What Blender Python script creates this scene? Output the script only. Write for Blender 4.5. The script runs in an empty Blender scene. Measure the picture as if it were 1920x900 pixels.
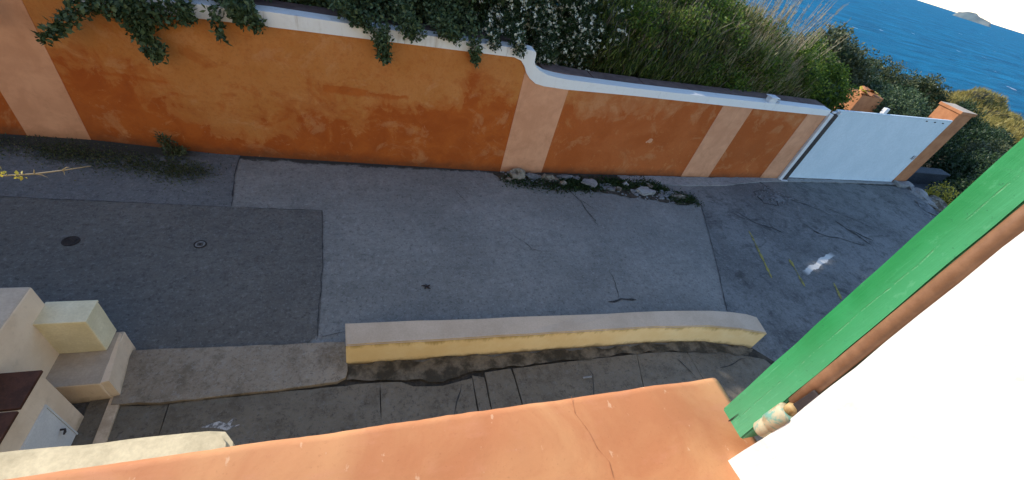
import bpy, bmesh, math, random
import numpy as np
from mathutils import Vector, Matrix, noise
R = math.radians
random.seed(7); rng = np.random.default_rng(7)
scene = bpy.context.scene
COL = scene.collection

# ------------------------------------------------------------------ camera
cam_d = bpy.data.cameras.new('camera'); cam = bpy.data.objects.new('camera', cam_d); COL.objects.link(cam)
PITCH, ROLL, YAW = R(40.6), R(17.6), R(26)
Fv = Vector((0, math.cos(PITCH), -math.sin(PITCH))); Rv = Vector((1, 0, 0)); Uv = Rv.cross(Fv)
R2 = Rv*math.cos(ROLL) + Uv*math.sin(ROLL); U2 = -Rv*math.sin(ROLL) + Uv*math.cos(ROLL)
Mz = Matrix.Rotation(-YAW, 3, 'Z')
Fv, R2, U2 = Mz @ Fv, Mz @ R2, Mz @ U2
m = Matrix((R2, U2, -Fv)).transposed().to_4x4(); m.translation = Vector((0, 0, 5.0))
cam.matrix_world = m
cam_d.sensor_width = 36.0; cam_d.lens = 36.0*769/1920
cam_d.clip_start = 0.02; cam_d.clip_end = 80000
scene.camera = cam

# ------------------------------------------------------------------ sky, sun, exposure
SUN_EL, SUN_AZ = R(27), R(45)           # azimuth measured from +Y towards -X
world = bpy.data.worlds.new('World'); scene.world = world; world.use_nodes = True
wn = world.node_tree; bg = wn.nodes['Background']
sky = wn.nodes.new('ShaderNodeTexSky'); sky.sky_type = 'NISHITA'; sky.sun_disc = False
sky.sun_elevation = SUN_EL; sky.sun_rotation = -SUN_AZ; sky.air_density = 1.0; sky.dust_density = 0.0; sky.ozone_density = 2.0
wn.links.new(sky.outputs[0], bg.inputs[0]); bg.inputs[1].default_value = 0.15
sd = bpy.data.lights.new('sun', 'SUN'); sd.energy = 3.0; sd.angle = R(0.5); sd.color = (1.0, 0.9, 0.76)
sun = bpy.data.objects.new('sun', sd); COL.objects.link(sun)
SUN = Vector((-math.sin(SUN_AZ)*math.cos(SUN_EL), math.cos(SUN_AZ)*math.cos(SUN_EL), math.sin(SUN_EL)))
sun.rotation_euler = (-SUN).to_track_quat('-Z', 'Y').to_euler(); sun.location = (-20, 20, 20)
scene.view_settings.view_transform = 'Standard'; scene.view_settings.look = 'None'
scene.view_settings.gamma = 1.0; scene.view_settings.use_curve_mapping = False
scene.view_settings.exposure = 1.05
scene.cycles.max_bounces = 6; scene.cycles.diffuse_bounces = 4; scene.cycles.sample_clamp_indirect = 6

# ------------------------------------------------------------------ node helper and materials
class NT:
    def __init__(s, name, rough=0.85, spec=0.3):
        s.m = bpy.data.materials.new(name); s.m.use_nodes = True
        s.t = s.m.node_tree; s.b = s.t.nodes['Principled BSDF']
        s.b.inputs['Roughness'].default_value = rough; s.b.inputs['Specular IOR Level'].default_value = spec
        s.pos = s.n('ShaderNodeNewGeometry').outputs['Position']
    def n(s, typ, **kw):
        q = s.t.nodes.new(typ)
        for k, v in kw.items(): setattr(q, k, v)
        return q
    def set(s, sock, v):
        if hasattr(v, 'is_linked') or isinstance(v, bpy.types.NodeSocket): s.t.links.new(v, sock)
        else: sock.default_value = v
    def mapv(s, scale, loc=(0, 0, 0), vec=None):
        q = s.n('ShaderNodeMapping'); s.set(q.inputs['Vector'], vec or s.pos)
        q.inputs['Scale'].default_value = scale; q.inputs['Location'].default_value = loc
        return q.outputs[0]
    def noise(s, scale, detail=6, rough=0.6, vec=None, dist=0.0):
        q = s.n('ShaderNodeTexNoise'); s.set(q.inputs['Vector'], vec or s.pos)
        q.inputs['Scale'].default_value = scale; q.inputs['Detail'].default_value = detail
        q.inputs['Roughness'].default_value = rough; q.inputs['Distortion'].default_value = dist
        return q.outputs[0]
    def math(s, op, a, b=0.0, c=0.0, clamp=False):
        q = s.n('ShaderNodeMath', operation=op, use_clamp=clamp)
        s.set(q.inputs[0], a); s.set(q.inputs[1], b); s.set(q.inputs[2], c)
        return q.outputs[0]
    def step(s, v, a, b):                        # smooth 0..1 between a and b
        q = s.n('ShaderNodeMapRange', interpolation_type='SMOOTHSTEP'); s.set(q.inputs[0], v)
        q.inputs[1].default_value = a; q.inputs[2].default_value = b
        return q.outputs[0]
    def mix(s, f, a, b, blend='MIX'):
        q = s.n('ShaderNodeMix', data_type='RGBA', blend_type=blend)
        s.set(q.inputs[0], f)
        for sock, v in ((q.inputs[6], a), (q.inputs[7], b)):
            s.set(sock, (*v, 1) if isinstance(v, tuple) and len(v) == 3 else v)
        return q.outputs[2]
    def sep(s):
        q = s.n('ShaderNodeSeparateXYZ'); s.set(q.inputs[0], s.pos); return q.outputs
    def color(s, v): s.set(s.b.inputs['Base Color'], (*v, 1) if isinstance(v, tuple) and len(v) == 3 else v)
    def bump(s, h, strength=0.4, dist=0.01):
        q = s.n('ShaderNodeBump'); q.inputs['Strength'].default_value = strength; q.inputs['Distance'].default_value = dist
        s.set(q.inputs['Height'], h); s.t.links.new(q.outputs[0], s.b.inputs['Normal'])

def simple(name, c1, c2, scale=6, rough=0.85, bump=0.3, bdist=0.006, spec=0.3, lo=0.35, hi=0.65, fine=60):
    t = NT(name, rough, spec)
    n1 = t.noise(scale, 8, 0.65); n2 = t.noise(fine, 5, 0.7)
    c = t.mix(t.step(n1, lo, hi), c1, c2)
    c = t.mix(t.math('MULTIPLY', t.step(n2, 0.35, 0.7), 0.25), c, tuple(x*0.6 for x in c1))
    t.color(c); t.bump(t.math('ADD', n1, t.math('MULTIPLY', n2, 0.6)), bump, bdist)
    return t.m
M = {}

def plaster_wall():
    t = NT('ochre_plaster', 0.9, 0.15); x, y, z = t.sep()
    big = t.noise(0.75, 8, 0.62, dist=0.5); mid = t.noise(2.4, 8, 0.66, dist=0.6); fin = t.noise(24, 6, 0.7)
    q = t.n('ShaderNodeMapRange'); t.set(q.inputs[0], x); q.inputs[1].default_value = -6.0; q.inputs[2].default_value = 12.0
    cr = t.n('ShaderNodeValToRGB'); e = cr.color_ramp; e.interpolation = 'B_SPLINE'
    stops = [(-6, .16), (-4.4, .13), (-3, -.02), (-2, -.20), (-1, -.16), (0, -.02), (1.5, .25), (2.8, .46), (3.9, .22), (5.0, .28), (6.2, .46), (8, .50), (12, .52)]   # height the damp has reached
    while len(e.elements) < len(stops): e.elements.new(0.5)
    for k, (sx, sv) in enumerate(stops): e.elements[k].position = (sx+6)/18; e.elements[k].color = (sv+0.3,)*3+(1,)
    t.t.links.new(q.outputs[0], cr.inputs[0])
    off = t.math('SUBTRACT', cr.outputs[0], 0.3)
    h = t.math('SUBTRACT', t.math('MULTIPLY', z, 0.48), off)
    h = t.math('ADD', h, t.math('MULTIPLY', t.math('SUBTRACT', big, 0.5), 1.1))
    h = t.math('ADD', h, t.math('MULTIPLY', t.math('SUBTRACT', mid, 0.5), 1.2))
    dark = t.mix(t.step(mid, 0.35, 0.65), (0.36, 0.070, 0.010), (0.46, 0.108, 0.017))
    red = t.mix(t.step(big, 0.4, 0.6), (0.39, 0.088, 0.020), (0.47, 0.122, 0.034))
    dark = t.mix(t.step(x, 2.5, 5.0), dark, red)
    light = t.mix(t.step(t.noise(1.7, 6, 0.6), 0.35, 0.7), (0.51, 0.20, 0.052), (0.57, 0.24, 0.075))
    light = t.mix(t.math('MULTIPLY', t.step(x, 3.4, 4.6), 0.9), light, t.mix(t.step(mid, 0.35, 0.65), (0.46, 0.175, 0.065), (0.54, 0.24, 0.11)))
    mid2 = t.mix(0.5, dark, light); c = t.mix(t.step(h, 0.36, 0.48), dark, mid2); c = t.mix(t.step(t.math('ADD', h, t.math('MULTIPLY', t.math('SUBTRACT', t.noise(5.5, 7, 0.7), 0.5), 0.55)), 0.48, 0.68), c, light)
    pt = t.math('MULTIPLY', t.step(t.noise(1.9, 8, 0.7, vec=t.mapv((1, 1, 1.3), (2, 0, 5)), dist=0.5), 0.50, 0.60), t.step(z, 2.5, 1.5))
    c = t.mix(t.math('MULTIPLY', pt, 0.55), c, dark)
    def rbox(x0, x1, z0, z1, amp):                      # mark of an old repair
        nx = t.math('ADD', x, t.math('MULTIPLY', t.math('SUBTRACT', t.noise(4, 6, 0.7), 0.5), amp)); nz = t.math('ADD', z, t.math('MULTIPLY', t.math('SUBTRACT', t.noise(5, 7, 0.75, vec=t.mapv((1, 1, 1), (7, 2, 3))), 0.5), amp))
        return t.math('MULTIPLY', t.math('MULTIPLY', t.step(nx, x0, x0+0.05), t.step(nx, x1, x1-0.05)), t.math('MULTIPLY', t.step(nz, z0, z0+0.05), t.step(nz, z1, z1-0.02)))
    for bx in ((-0.75, 0.05, 1.40, 1.58, 0.12), (0.0, 0.75, 1.42, 1.53, 0.25), (-3.95, -3.0, 1.22, 1.30, 0.12), (-3.1, -2.6, 1.02, 1.12, 0.3)):
        c = t.mix(t.math('MULTIPLY', rbox(*bx), 0.8), c, dark)
    for bx in ((-2.95, -2.35, 0.55, 1.35, 0.5), (-2.6, -2.1, 0.3, 0.9, 0.5)):
        c = t.mix(t.math('MULTIPLY', rbox(*bx), 0.55), c, light)
    pale = t.math('MULTIPLY', t.step(t.noise(3.3, 10, 0.78, dist=1.2), 0.575, 0.63), t.step(z, 1.7, 0.5))
    c = t.mix(t.math('MULTIPLY', pale, 0.6), c, (0.60, 0.25, 0.09))
    band = t.step(t.noise(1.0, 7, 0.75, vec=t.mapv((0.9, 0.9, 9.0), (3, 0, 1.4))), 0.60, 0.68)     # rain and repair bands
    c = t.mix(t.math('MULTIPLY', band, 0.45), c, (0.36, 0.09, 0.02))
    st = t.step(t.noise(1.0, 6, 0.7, vec=t.mapv((7.0, 7.0, 0.35))), 0.55, 0.8)                   # vertical streaks
    c = t.mix(t.math('MULTIPLY', st, 0.28), c, (0.30, 0.085, 0.025))
    c = t.mix(0.22, c, (0.43, 0.135, 0.030))
    c = t.mix(t.math('MULTIPLY', t.step(t.noise(0.9, 7, 0.7, vec=t.mapv((1, 1, 1), (9, 4, 2))), 0.5, 0.7), 0.25), c, (0.36, 0.12, 0.04))
    bl = t.step(t.noise(1.25, 10, 0.74, vec=t.mapv((1, 1, 1.2), (14, 3, 6)), dist=0.7), 0.53, 0.63)
    c = t.mix(t.math('MULTIPLY', bl, 0.38), c, (0.58, 0.285, 0.125))
    foot = t.step(t.math('ADD', z, t.math('MULTIPLY', t.noise(5, 6, 0.7), 0.3)), 0.42, 0.13)      # splash dirt
    c = t.mix(t.math('MULTIPLY', foot, 0.85), c, (0.16, 0.055, 0.022))
    c = t.mix(t.math('MULTIPLY', t.step(t.noise(11, 8, 0.8), 0.5, 0.62), 0.28), c, dark)
    sc = t.step(t.noise(6, 9, 0.8, vec=t.mapv((1.6, 1.6, 0.9), (1, 7, 3)), dist=0.8), 0.64, 0.69)
    c = t.mix(t.math('MULTIPLY', sc, 0.5), c, (0.62, 0.30, 0.14))
    c = t.mix(t.math('MULTIPLY', t.step(fin, 0.5, 0.7), 0.25), c, (0.2, 0.07, 0.03))
    t.color(c); t.bump(t.math('ADD', t.math('MULTIPLY', mid, 1.4), t.math('MULTIPLY', fin, 0.6)), 0.5, 0.014)
    return t.m
M['wall'] = plaster_wall()

def pilaster_mat():
    t = NT('tan_painted_plaster', 0.9, 0.15); x, y, z = t.sep()
    mid = t.noise(2.6, 8, 0.65, dist=0.4); fin = t.noise(30, 6, 0.7)
    c = t.mix(t.step(mid, 0.35, 0.7), (0.58, 0.275, 0.15), (0.69, 0.345, 0.195))
    foot = t.step(t.math('ADD', z, t.math('MULTIPLY', t.noise(5, 6, 0.7), 0.3)), 0.36, 0.12)
    c = t.mix(t.math('MULTIPLY', foot, 0.55), c, (0.26, 0.12, 0.06))
    st = t.step(t.noise(1.0, 6, 0.7, vec=t.mapv((8.0, 8.0, 0.4))), 0.55, 0.8)
    c = t.mix(t.math('MULTIPLY', st, 0.35), c, (0.36, 0.16, 0.08))
    c = t.mix(t.math('MULTIPLY', t.step(t.noise(1.6, 9, 0.75, vec=t.mapv((1, 1, 1), (5, 5, 1)), dist=0.6), 0.52, 0.64), 0.3), c, (0.40, 0.18, 0.09))
    t.color(c); t.bump(t.math('ADD', mid, t.math('MULTIPLY', fin, 0.6)), 0.45, 0.01)
    return t.m
M['pilaster'] = pilaster_mat()

def coping_mat():
    t = NT('white_coping_paint', 0.7, 0.3); x, y, z = t.sep()
    st = t.step(t.noise(1.0, 7, 0.75, vec=t.mapv((5.0, 5.0, 0.5))), 0.52, 0.78)
    c = t.mix(t.math('MULTIPLY', st, t.math('ADD', 0.15, t.math('MULTIPLY', t.step(x, 3.0, 1.8), 0.55))), (0.78, 0.77, 0.75), (0.36, 0.28, 0.2))
    c = t.mix(t.math('MULTIPLY', t.step(t.noise(9, 6, 0.7), 0.5, 0.75), 0.25), c, (0.55, 0.5, 0.44))
    t.color(c); t.bump(t.noise(14, 6, 0.7), 0.3, 0.008); return t.m
M['coping'] = coping_mat()

def asphalt(name, c1, c2, blot, stain=0.4, spk=(0.3, 0.3, 0.3), gutter=None, sun_streak=None):
    t = NT(name, 0.85, 0.3); x, y, z = t.sep()
    big = t.noise(0.55, 7, 0.62, dist=0.4); mid = t.noise(3.2, 9, 0.72, dist=0.3)
    c = t.mix(t.step(big, 0.35, 0.68), c1, c2)
    c = t.mix(t.math('MULTIPLY', t.step(mid, 0.46, 0.70), stain), c, blot)
    sp = t.noise(26, 6, 0.8); sp2 = t.noise(17, 6, 0.82, vec=t.mapv((1, 1, 1), (5, 3, 1))); sp3 = t.noise(70, 4, 0.8)
    c = t.mix(t.math('MULTIPLY', t.step(sp, 0.53, 0.66), 0.62), c, spk)
    c = t.mix(t.math('MULTIPLY', t.step(sp2, 0.52, 0.64), 0.66), c, tuple(v*0.36 for v in c1))
    c = t.mix(t.math('MULTIPLY', t.step(sp3, 0.55, 0.75), 0.4), c, spk)
    ag = t.noise(9.5, 8, 0.85)
    c = t.mix(t.math('MULTIPLY', t.step(ag, 0.52, 0.62), 0.5), c, tuple(v*0.5 for v in c1)); c = t.mix(t.math('MULTIPLY', t.step(ag, 0.46, 0.36), 0.45), c, spk)
    long = t.step(t.noise(1.0, 6, 0.7, vec=t.mapv((0.35, 2.6, 1))), 0.52, 0.75)
    c = t.mix(t.math('MULTIPLY', long, 0.3), c, tuple(v*0.6 for v in c1))
    if sun_streak:
        c = t.mix(t.math('MULTIPLY', t.step(t.noise(1.0, 9, 0.75, vec=t.mapv((0.9, 1.6, 1), (3, 1, 0)), dist=0.9), 0.53, 0.66), 0.7), c, (0.036, 0.037, 0.038))
    if sun_streak:                                    # streak of sunlight painted into the asphalt colour, soft edges
        (ax_, ay_), (bx_, by_), wd = sun_streak; Ls = math.hypot(bx_-ax_, by_-ay_); cs_, sn_ = (bx_-ax_)/Ls, (by_-ay_)/Ls
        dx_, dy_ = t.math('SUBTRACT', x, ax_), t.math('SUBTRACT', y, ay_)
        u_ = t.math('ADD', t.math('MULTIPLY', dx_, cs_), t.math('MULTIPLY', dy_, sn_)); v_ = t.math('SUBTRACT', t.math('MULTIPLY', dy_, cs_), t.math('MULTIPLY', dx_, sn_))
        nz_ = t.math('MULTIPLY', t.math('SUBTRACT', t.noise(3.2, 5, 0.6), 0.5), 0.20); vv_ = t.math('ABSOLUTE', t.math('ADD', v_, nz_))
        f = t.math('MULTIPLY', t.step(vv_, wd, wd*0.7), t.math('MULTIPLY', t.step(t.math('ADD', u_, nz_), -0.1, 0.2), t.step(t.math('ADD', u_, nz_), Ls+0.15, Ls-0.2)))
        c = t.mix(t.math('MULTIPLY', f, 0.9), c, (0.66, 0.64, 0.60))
    if gutter:                                   # silt and moss lying along the wall, with ragged edges
        y0, x0, x1, col, wid = gutter
        e = t.math('ADD', y, t.math('MULTIPLY', t.math('SUBTRACT', t.noise(1.3, 8, 0.72, dist=0.6), 0.5), 1.7*wid))
        e = t.math('ADD', e, t.math('MULTIPLY', t.math('SUBTRACT', t.noise(9, 6, 0.75), 0.5), 1.0*wid))
        f = t.math('MULTIPLY', t.step(e, y0, y0+0.35*wid), t.step(x, x1, x0))
        c = t.mix(t.math('MULTIPLY', f, 0.88), c, col)
    t.color(c); t.bump(t.math('ADD', sp, t.math('ADD', t.math('MULTIPLY', sp2, 0.8), t.math('MULTIPLY', sp3, 0.3))), 0.7, 0.012); return t.m
M['asphalt'] = asphalt('worn_grey_asphalt', (0.180, 0.177, 0.164), (0.245, 0.238, 0.22), (0.122, 0.122, 0.116), 0.5, (0.36, 0.36, 0.36), (7.37, 20.0, 21.0, (0.022, 0.02, 0.016), 0.24))
M['asphalt_new'] = asphalt('dark_asphalt', (0.108, 0.102, 0.093), (0.138, 0.131, 0.119), (0.074, 0.072, 0.069), 0.5, (0.22, 0.22, 0.22))
M['asphalt_lane'] = asphalt('smooth_dark_asphalt', (0.118, 0.122, 0.124), (0.145, 0.149, 0.15), (0.088, 0.092, 0.095), 0.5, (0.25, 0.25, 0.25), (7.05, -3.3, -2.5, (0.030, 0.031, 0.022), 0.9))
M['asphalt_rough'] = asphalt('broken_asphalt', (0.125, 0.126, 0.124), (0.195, 0.195, 0.19), (0.05, 0.051, 0.051), 0.8, (0.28, 0.28, 0.28), sun_streak=((9.25, 4.18), (10.72, 4.72), 0.075))  # carries the painted sunlight streak in its colour
M['paving'] = asphalt('brown_grey_cement', (0.155, 0.128, 0.094), (0.20, 0.168, 0.127), (0.085, 0.068, 0.048), 0.7, (0.19, 0.18, 0.165))
M['kerbgrey'] = asphalt('grey_broken_concrete', (0.17, 0.18, 0.19), (0.25, 0.26, 0.27), (0.10, 0.105, 0.11), 0.8, (0.36, 0.36, 0.36))
M['kerb'] = asphalt('weathered_concrete', (0.26, 0.21, 0.155), (0.36, 0.30, 0.23), (0.13, 0.10, 0.07), 0.85, (0.34, 0.32, 0.29))
M['shadeconcrete'] = asphalt('shade_dark_concrete', (0.07, 0.08, 0.09), (0.10, 0.11, 0.12), (0.05, 0.055, 0.06), 0.6, (0.14, 0.14, 0.14))  # darkness of the shaded spot is put into the concrete colour
M['concrete'] = asphalt('pale_concrete', (0.26, 0.26, 0.255), (0.34, 0.335, 0.32), (0.13, 0.13, 0.125), 0.6, (0.42, 0.4, 0.38))
M['crack'] = simple('crack_dirt', (0.03, 0.03, 0.029), (0.06, 0.058, 0.055), 20)
M['seam'] = simple('seam_tar', (0.035, 0.036, 0.038), (0.055, 0.055, 0.056), 12)
M['dirt'] = simple('damp_dirt', (0.028, 0.024, 0.018), (0.075, 0.06, 0.045), 7, bump=0.8, bdist=0.03)
M['earth'] = simple('crumbling_earth', (0.05, 0.042, 0.03), (0.19, 0.16, 0.12), 4.5, bump=0.9, bdist=0.03, lo=0.4, hi=0.66, fine=30)
M['moss'] = simple('dark_moss', (0.014, 0.018, 0.009), (0.04, 0.042, 0.024), 9, bump=0.9, bdist=0.03)
M['rock'] = simple('rubble_stone', (0.09, 0.075, 0.055), (0.27, 0.235, 0.185), 6, bump=0.8, bdist=0.03, lo=0.42, hi=0.6, fine=28)
M['rockgrey'] = simple('grey_rubble', (0.09, 0.095, 0.10), (0.23, 0.235, 0.24), 6, bump=0.8, bdist=0.03)
M['ground'] = simple('dry_earth', (0.045, 0.04, 0.025), (0.09, 0.08, 0.045), 0.8, bump=0.8, bdist=0.1)
M['tile'] = simple('brown_coping_slab', (0.13, 0.085, 0.078), (0.20, 0.135, 0.12), 5, bump=0.5, bdist=0.01)
M['gate'] = simple('white_gate_paint', (0.56, 0.67, 0.74), (0.62, 0.72, 0.79), 1.6, rough=0.5, bump=0.12, bdist=0.004, spec=0.4, fine=18)
M['postwhite'] = simple('white_metal_paint', (0.66, 0.66, 0.68), (0.76, 0.76, 0.76), 5, rough=0.5, bump=0.1)
M['dark'] = simple('dark_metal', (0.025, 0.02, 0.022), (0.05, 0.04, 0.04), 8, rough=0.6)
M['steel'] = simple('galvanised_steel', (0.3, 0.31, 0.33), (0.42, 0.43, 0.45), 8, rough=0.5)
M['iron'] = simple('cast_iron', (0.02, 0.017, 0.016), (0.045, 0.035, 0.03), 30, rough=0.7, fine=120)
M['orange'] = simple('orange_plaster', (0.36, 0.145, 0.062), (0.46, 0.20, 0.09), 3, bump=0.4)
M['facade'] = simple('cream_facade_plaster', (0.62, 0.50, 0.32), (0.68, 0.56, 0.38), 3, bump=0.4)
def cream_mat():
    t = NT('pink_cream_plaster', 0.9, 0.2); x, y, z = t.sep()
    n = t.noise(2.2, 8, 0.65); d = t.noise(7, 7, 0.72); f = t.noise(45, 5, 0.7)
    c = t.mix(t.step(n, 0.35, 0.65), (0.65, 0.50, 0.36), (0.74, 0.59, 0.44))
    st = t.step(t.noise(1.0, 6, 0.7, vec=t.mapv((9, 9, 0.9))), 0.54, 0.76); c = t.mix(t.math('MULTIPLY', st, 0.3), c, (0.40, 0.29, 0.19))
    foot = t.step(t.math('ADD', z, t.math('MULTIPLY', t.math('SUBTRACT', d, 0.5), 0.3)), 0.13, 0.0); c = t.mix(t.math('MULTIPLY', foot, 0.6), c, (0.24, 0.17, 0.10))
    c = t.mix(t.math('MULTIPLY', t.step(d, 0.58, 0.66), 0.25), c, (0.46, 0.36, 0.26)); c = t.mix(t.math('MULTIPLY', t.step(f, 0.58, 0.72), 0.3), c, (0.42, 0.32, 0.23))
    t.color(c); t.bump(t.math('ADD', d, f), 0.45, 0.006); return t.m
M['cream'] = cream_mat()
M['parapet'] = simple('worn_yellow_cream_plaster', (0.42, 0.36, 0.24), (0.70, 0.61, 0.42), 2.2, bump=0.4, fine=30)
M['creamtop'] = simple('weathered_cream_top', (0.40, 0.325, 0.25), (0.50, 0.41, 0.325), 3, bump=0.4, fine=45)
M['boxpaint'] = simple('pale_yellow_paint', (0.66, 0.59, 0.40), (0.77, 0.70, 0.50), 4, bump=0.3, fine=45)
M['doorpaint'] = simple('white_cabinet_paint', (0.60, 0.60, 0.60), (0.68, 0.68, 0.67), 4, rough=0.5, bump=0.15)
M['brown'] = simple('dark_brown_wood', (0.045, 0.017, 0.009), (0.085, 0.032, 0.018), 9, rough=0.7, bump=0.4)
M['yellowline'] = simple('worn_yellow_paint', (0.14, 0.125, 0.06), (0.36, 0.30, 0.06), 9, lo=0.4, hi=0.58)
M['stain'] = simple('white_splash', (0.16, 0.15, 0.14), (0.5, 0.48, 0.46), 22, lo=0.45, hi=0.6)
M['sunpatch'] = simple('pale_sun_patch', (0.45, 0.45, 0.44), (0.62, 0.61, 0.59), 4, lo=0.3, hi=0.5)  # pale tone for a painted patch of sun, unused
M['bark'] = simple('grey_bark', (0.06, 0.045, 0.03), (0.13, 0.10, 0.07), 14)
M['reveal'] = simple('white_lime_plaster', (0.84, 0.83, 0.80), (0.88, 0.87, 0.84), 6, bump=0.35, bdist=0.003)
M['sillcrack'] = simple('sill_crack_dirt', (0.36, 0.135, 0.06), (0.52, 0.21, 0.10), 60)
M['rust'] = simple('rusty_bronze', (0.33, 0.2, 0.08), (0.55, 0.38, 0.18), 60, rough=0.5, bump=0.5, bdist=0.002, fine=250)
M['teal'] = None

def lowwall_face():
    t = NT('yellow_cream_paint', 0.9, 0.15); x, y, z = t.sep()
    n = t.noise(2.5, 8, 0.65); d = t.noise(6, 7, 0.7)
    c = t.mix(t.step(n, 0.35, 0.65), (0.80, 0.60, 0.31), (0.85, 0.67, 0.38))
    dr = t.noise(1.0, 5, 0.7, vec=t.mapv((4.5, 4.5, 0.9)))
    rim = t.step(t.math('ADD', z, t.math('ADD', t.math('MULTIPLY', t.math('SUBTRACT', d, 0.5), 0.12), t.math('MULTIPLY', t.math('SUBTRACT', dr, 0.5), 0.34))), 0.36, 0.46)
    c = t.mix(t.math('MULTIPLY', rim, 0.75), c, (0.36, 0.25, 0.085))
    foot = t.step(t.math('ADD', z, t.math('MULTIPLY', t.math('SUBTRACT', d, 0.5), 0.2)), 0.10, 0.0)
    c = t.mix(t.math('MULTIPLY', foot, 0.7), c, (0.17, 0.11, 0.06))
    t.color(c); t.bump(t.math('ADD', d, t.noise(40, 5, 0.7)), 0.4, 0.008); return t.m
M['lowface'] = lowwall_face()
M['lowtop'] = simple('weathered_grey_coping', (0.53, 0.40, 0.285), (0.61, 0.47, 0.345), 2.5, bump=0.35, fine=50)

def sill_mat():
    t = NT('terracotta_sill', 0.75, 0.3)
    v = t.pos
    n = t.noise(7, 8, 0.6, dist=0.6); s_ = t.noise(1.0, 6, 0.6, vec=t.mapv((18, 40, 1))); f = t.noise(160, 5, 0.7)
    c = t.mix(t.step(n, 0.34, 0.68), (0.52, 0.205, 0.088), (0.61, 0.29, 0.130))
    c = t.mix(t.math('MULTIPLY', t.step(s_, 0.54, 0.72), 0.35), c, (0.62, 0.27, 0.15))
    fl = t.step(t.noise(60, 4, 0.6, vec=t.mapv((1.4, 0.8, 1), (2, 1, 0))), 0.66, 0.72)
    c = t.mix(t.math('MULTIPLY', fl, 0.6), c, (0.72, 0.45, 0.28))
    c = t.mix(t.math('MULTIPLY', t.step(f, 0.55, 0.75), 0.2), c, (0.36, 0.11, 0.05))
    c = t.mix(t.math('MULTIPLY', t.step(t.noise(260, 3, 0.6), 0.64, 0.72), 0.3), c, (0.36, 0.13, 0.06))
    c = t.mix(t.math('MULTIPLY', t.step(t.noise(22, 7, 0.75, dist=0.8, vec=t.mapv((1, 1, 1), (4, 2, 0))), 0.56, 0.70), 0.18), c, (0.44, 0.15, 0.065))
    t.color(c); t.bump(t.math('ADD', t.math('MULTIPLY', n, 1.6), t.math('ADD', t.math('MULTIPLY', s_, 0.5), t.math('MULTIPLY', f, 0.35))), 0.32, 0.0022); return t.m
M['sill'] = sill_mat()

def green_mat():
    t = NT('green_wood_paint', 0.55, 0.4); x, y, z = t.sep()
    g = t.noise(1.0, 8, 0.7, vec=t.mapv((160, 160, 9))); f = t.noise(55, 6, 0.7); n = t.noise(14, 6, 0.6)
    c = t.mix(t.step(n, 0.35, 0.7), (0.012, 0.215, 0.058), (0.026, 0.275, 0.092))
    yy = t.math('SUBTRACT', y, t.math('MULTIPLY', t.math('SUBTRACT', z, 4.53), 0.046))
    c = t.mix(t.math('MULTIPLY', t.step(yy, 0.148, 0.12), 0.5), c, (0.075, 0.34, 0.165))
    c = t.mix(t.math('MULTIPLY', t.step(t.math('ADD', z, t.math('MULTIPLY', n, 0.12)), 4.80, 4.60), 0.3), c, (0.17, 0.36, 0.25))                 # chalked paint near the bottom
    c = t.mix(t.math('MULTIPLY', t.step(g, 0.60, 0.74), 0.55), c, (0.20, 0.55, 0.33))
    c = t.mix(t.math('MULTIPLY', t.step(f, 0.62, 0.74), 0.4), c, (0.02, 0.16, 0.07))
    line = t.math('SUBTRACT', y, t.math('ADD', t.math('ADD', t.math('MULTIPLY', z, 0.046), 0.1335-4.53*0.046), t.math('MULTIPLY', t.math('SUBTRACT', t.noise(16, 4, 0.6), 0.5), 0.006)))
    ln = t.math('MULTIPLY', t.step(t.math('ABSOLUTE', line), 0.0009, 0.0001), t.step(t.noise(70, 7, 0.85, vec=t.mapv((1, 1, 1), (4, 4, 2))), 0.46, 0.62))
    c = t.mix(t.math('MULTIPLY', ln, 0.32), c, (0.30, 0.50, 0.30))
    c = t.mix(t.math('MULTIPLY', t.step(t.noise(90, 6, 0.75, vec=t.mapv((1, 1, 0.5), (3, 1, 8))), 0.56, 0.66), 0.3), c, (0.13, 0.40, 0.22))
    c = t.mix(t.math('MULTIPLY', t.step(t.noise(170, 4, 0.7), 0.64, 0.70), 0.6), c, (0.012, 0.11, 0.05))
    t.color(c); t.bump(t.math('ADD', g, t.math('ADD', t.math('MULTIPLY', f, 0.8), t.math('MULTIPLY', ln, -1.5))), 0.4, 0.0012); return t.m
M['green'] = green_mat()
def teal_mat():
    t = NT('flaking_hinge_paint', 0.5, 0.4); n = t.noise(45, 7, 0.7, dist=0.5); n2 = t.noise(30, 5, 0.6, vec=t.mapv((1, 1, 1), (3, 7, 1)))
    c = t.mix(t.step(n, 0.50, 0.60), (0.50, 0.43, 0.29), (0.17, 0.36, 0.30))
    c = t.mix(t.step(n2, 0.52, 0.62), c, (0.30, 0.19, 0.09))
    t.color(c); t.bump(n, 0.5, 0.002); return t.m
M['teal'] = teal_mat()
M['pole'] = simple('brown_round_moulding', (0.19, 0.092, 0.048), (0.27, 0.14, 0.078), 25, rough=0.55, bump=0.25, bdist=0.001, fine=160)

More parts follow.
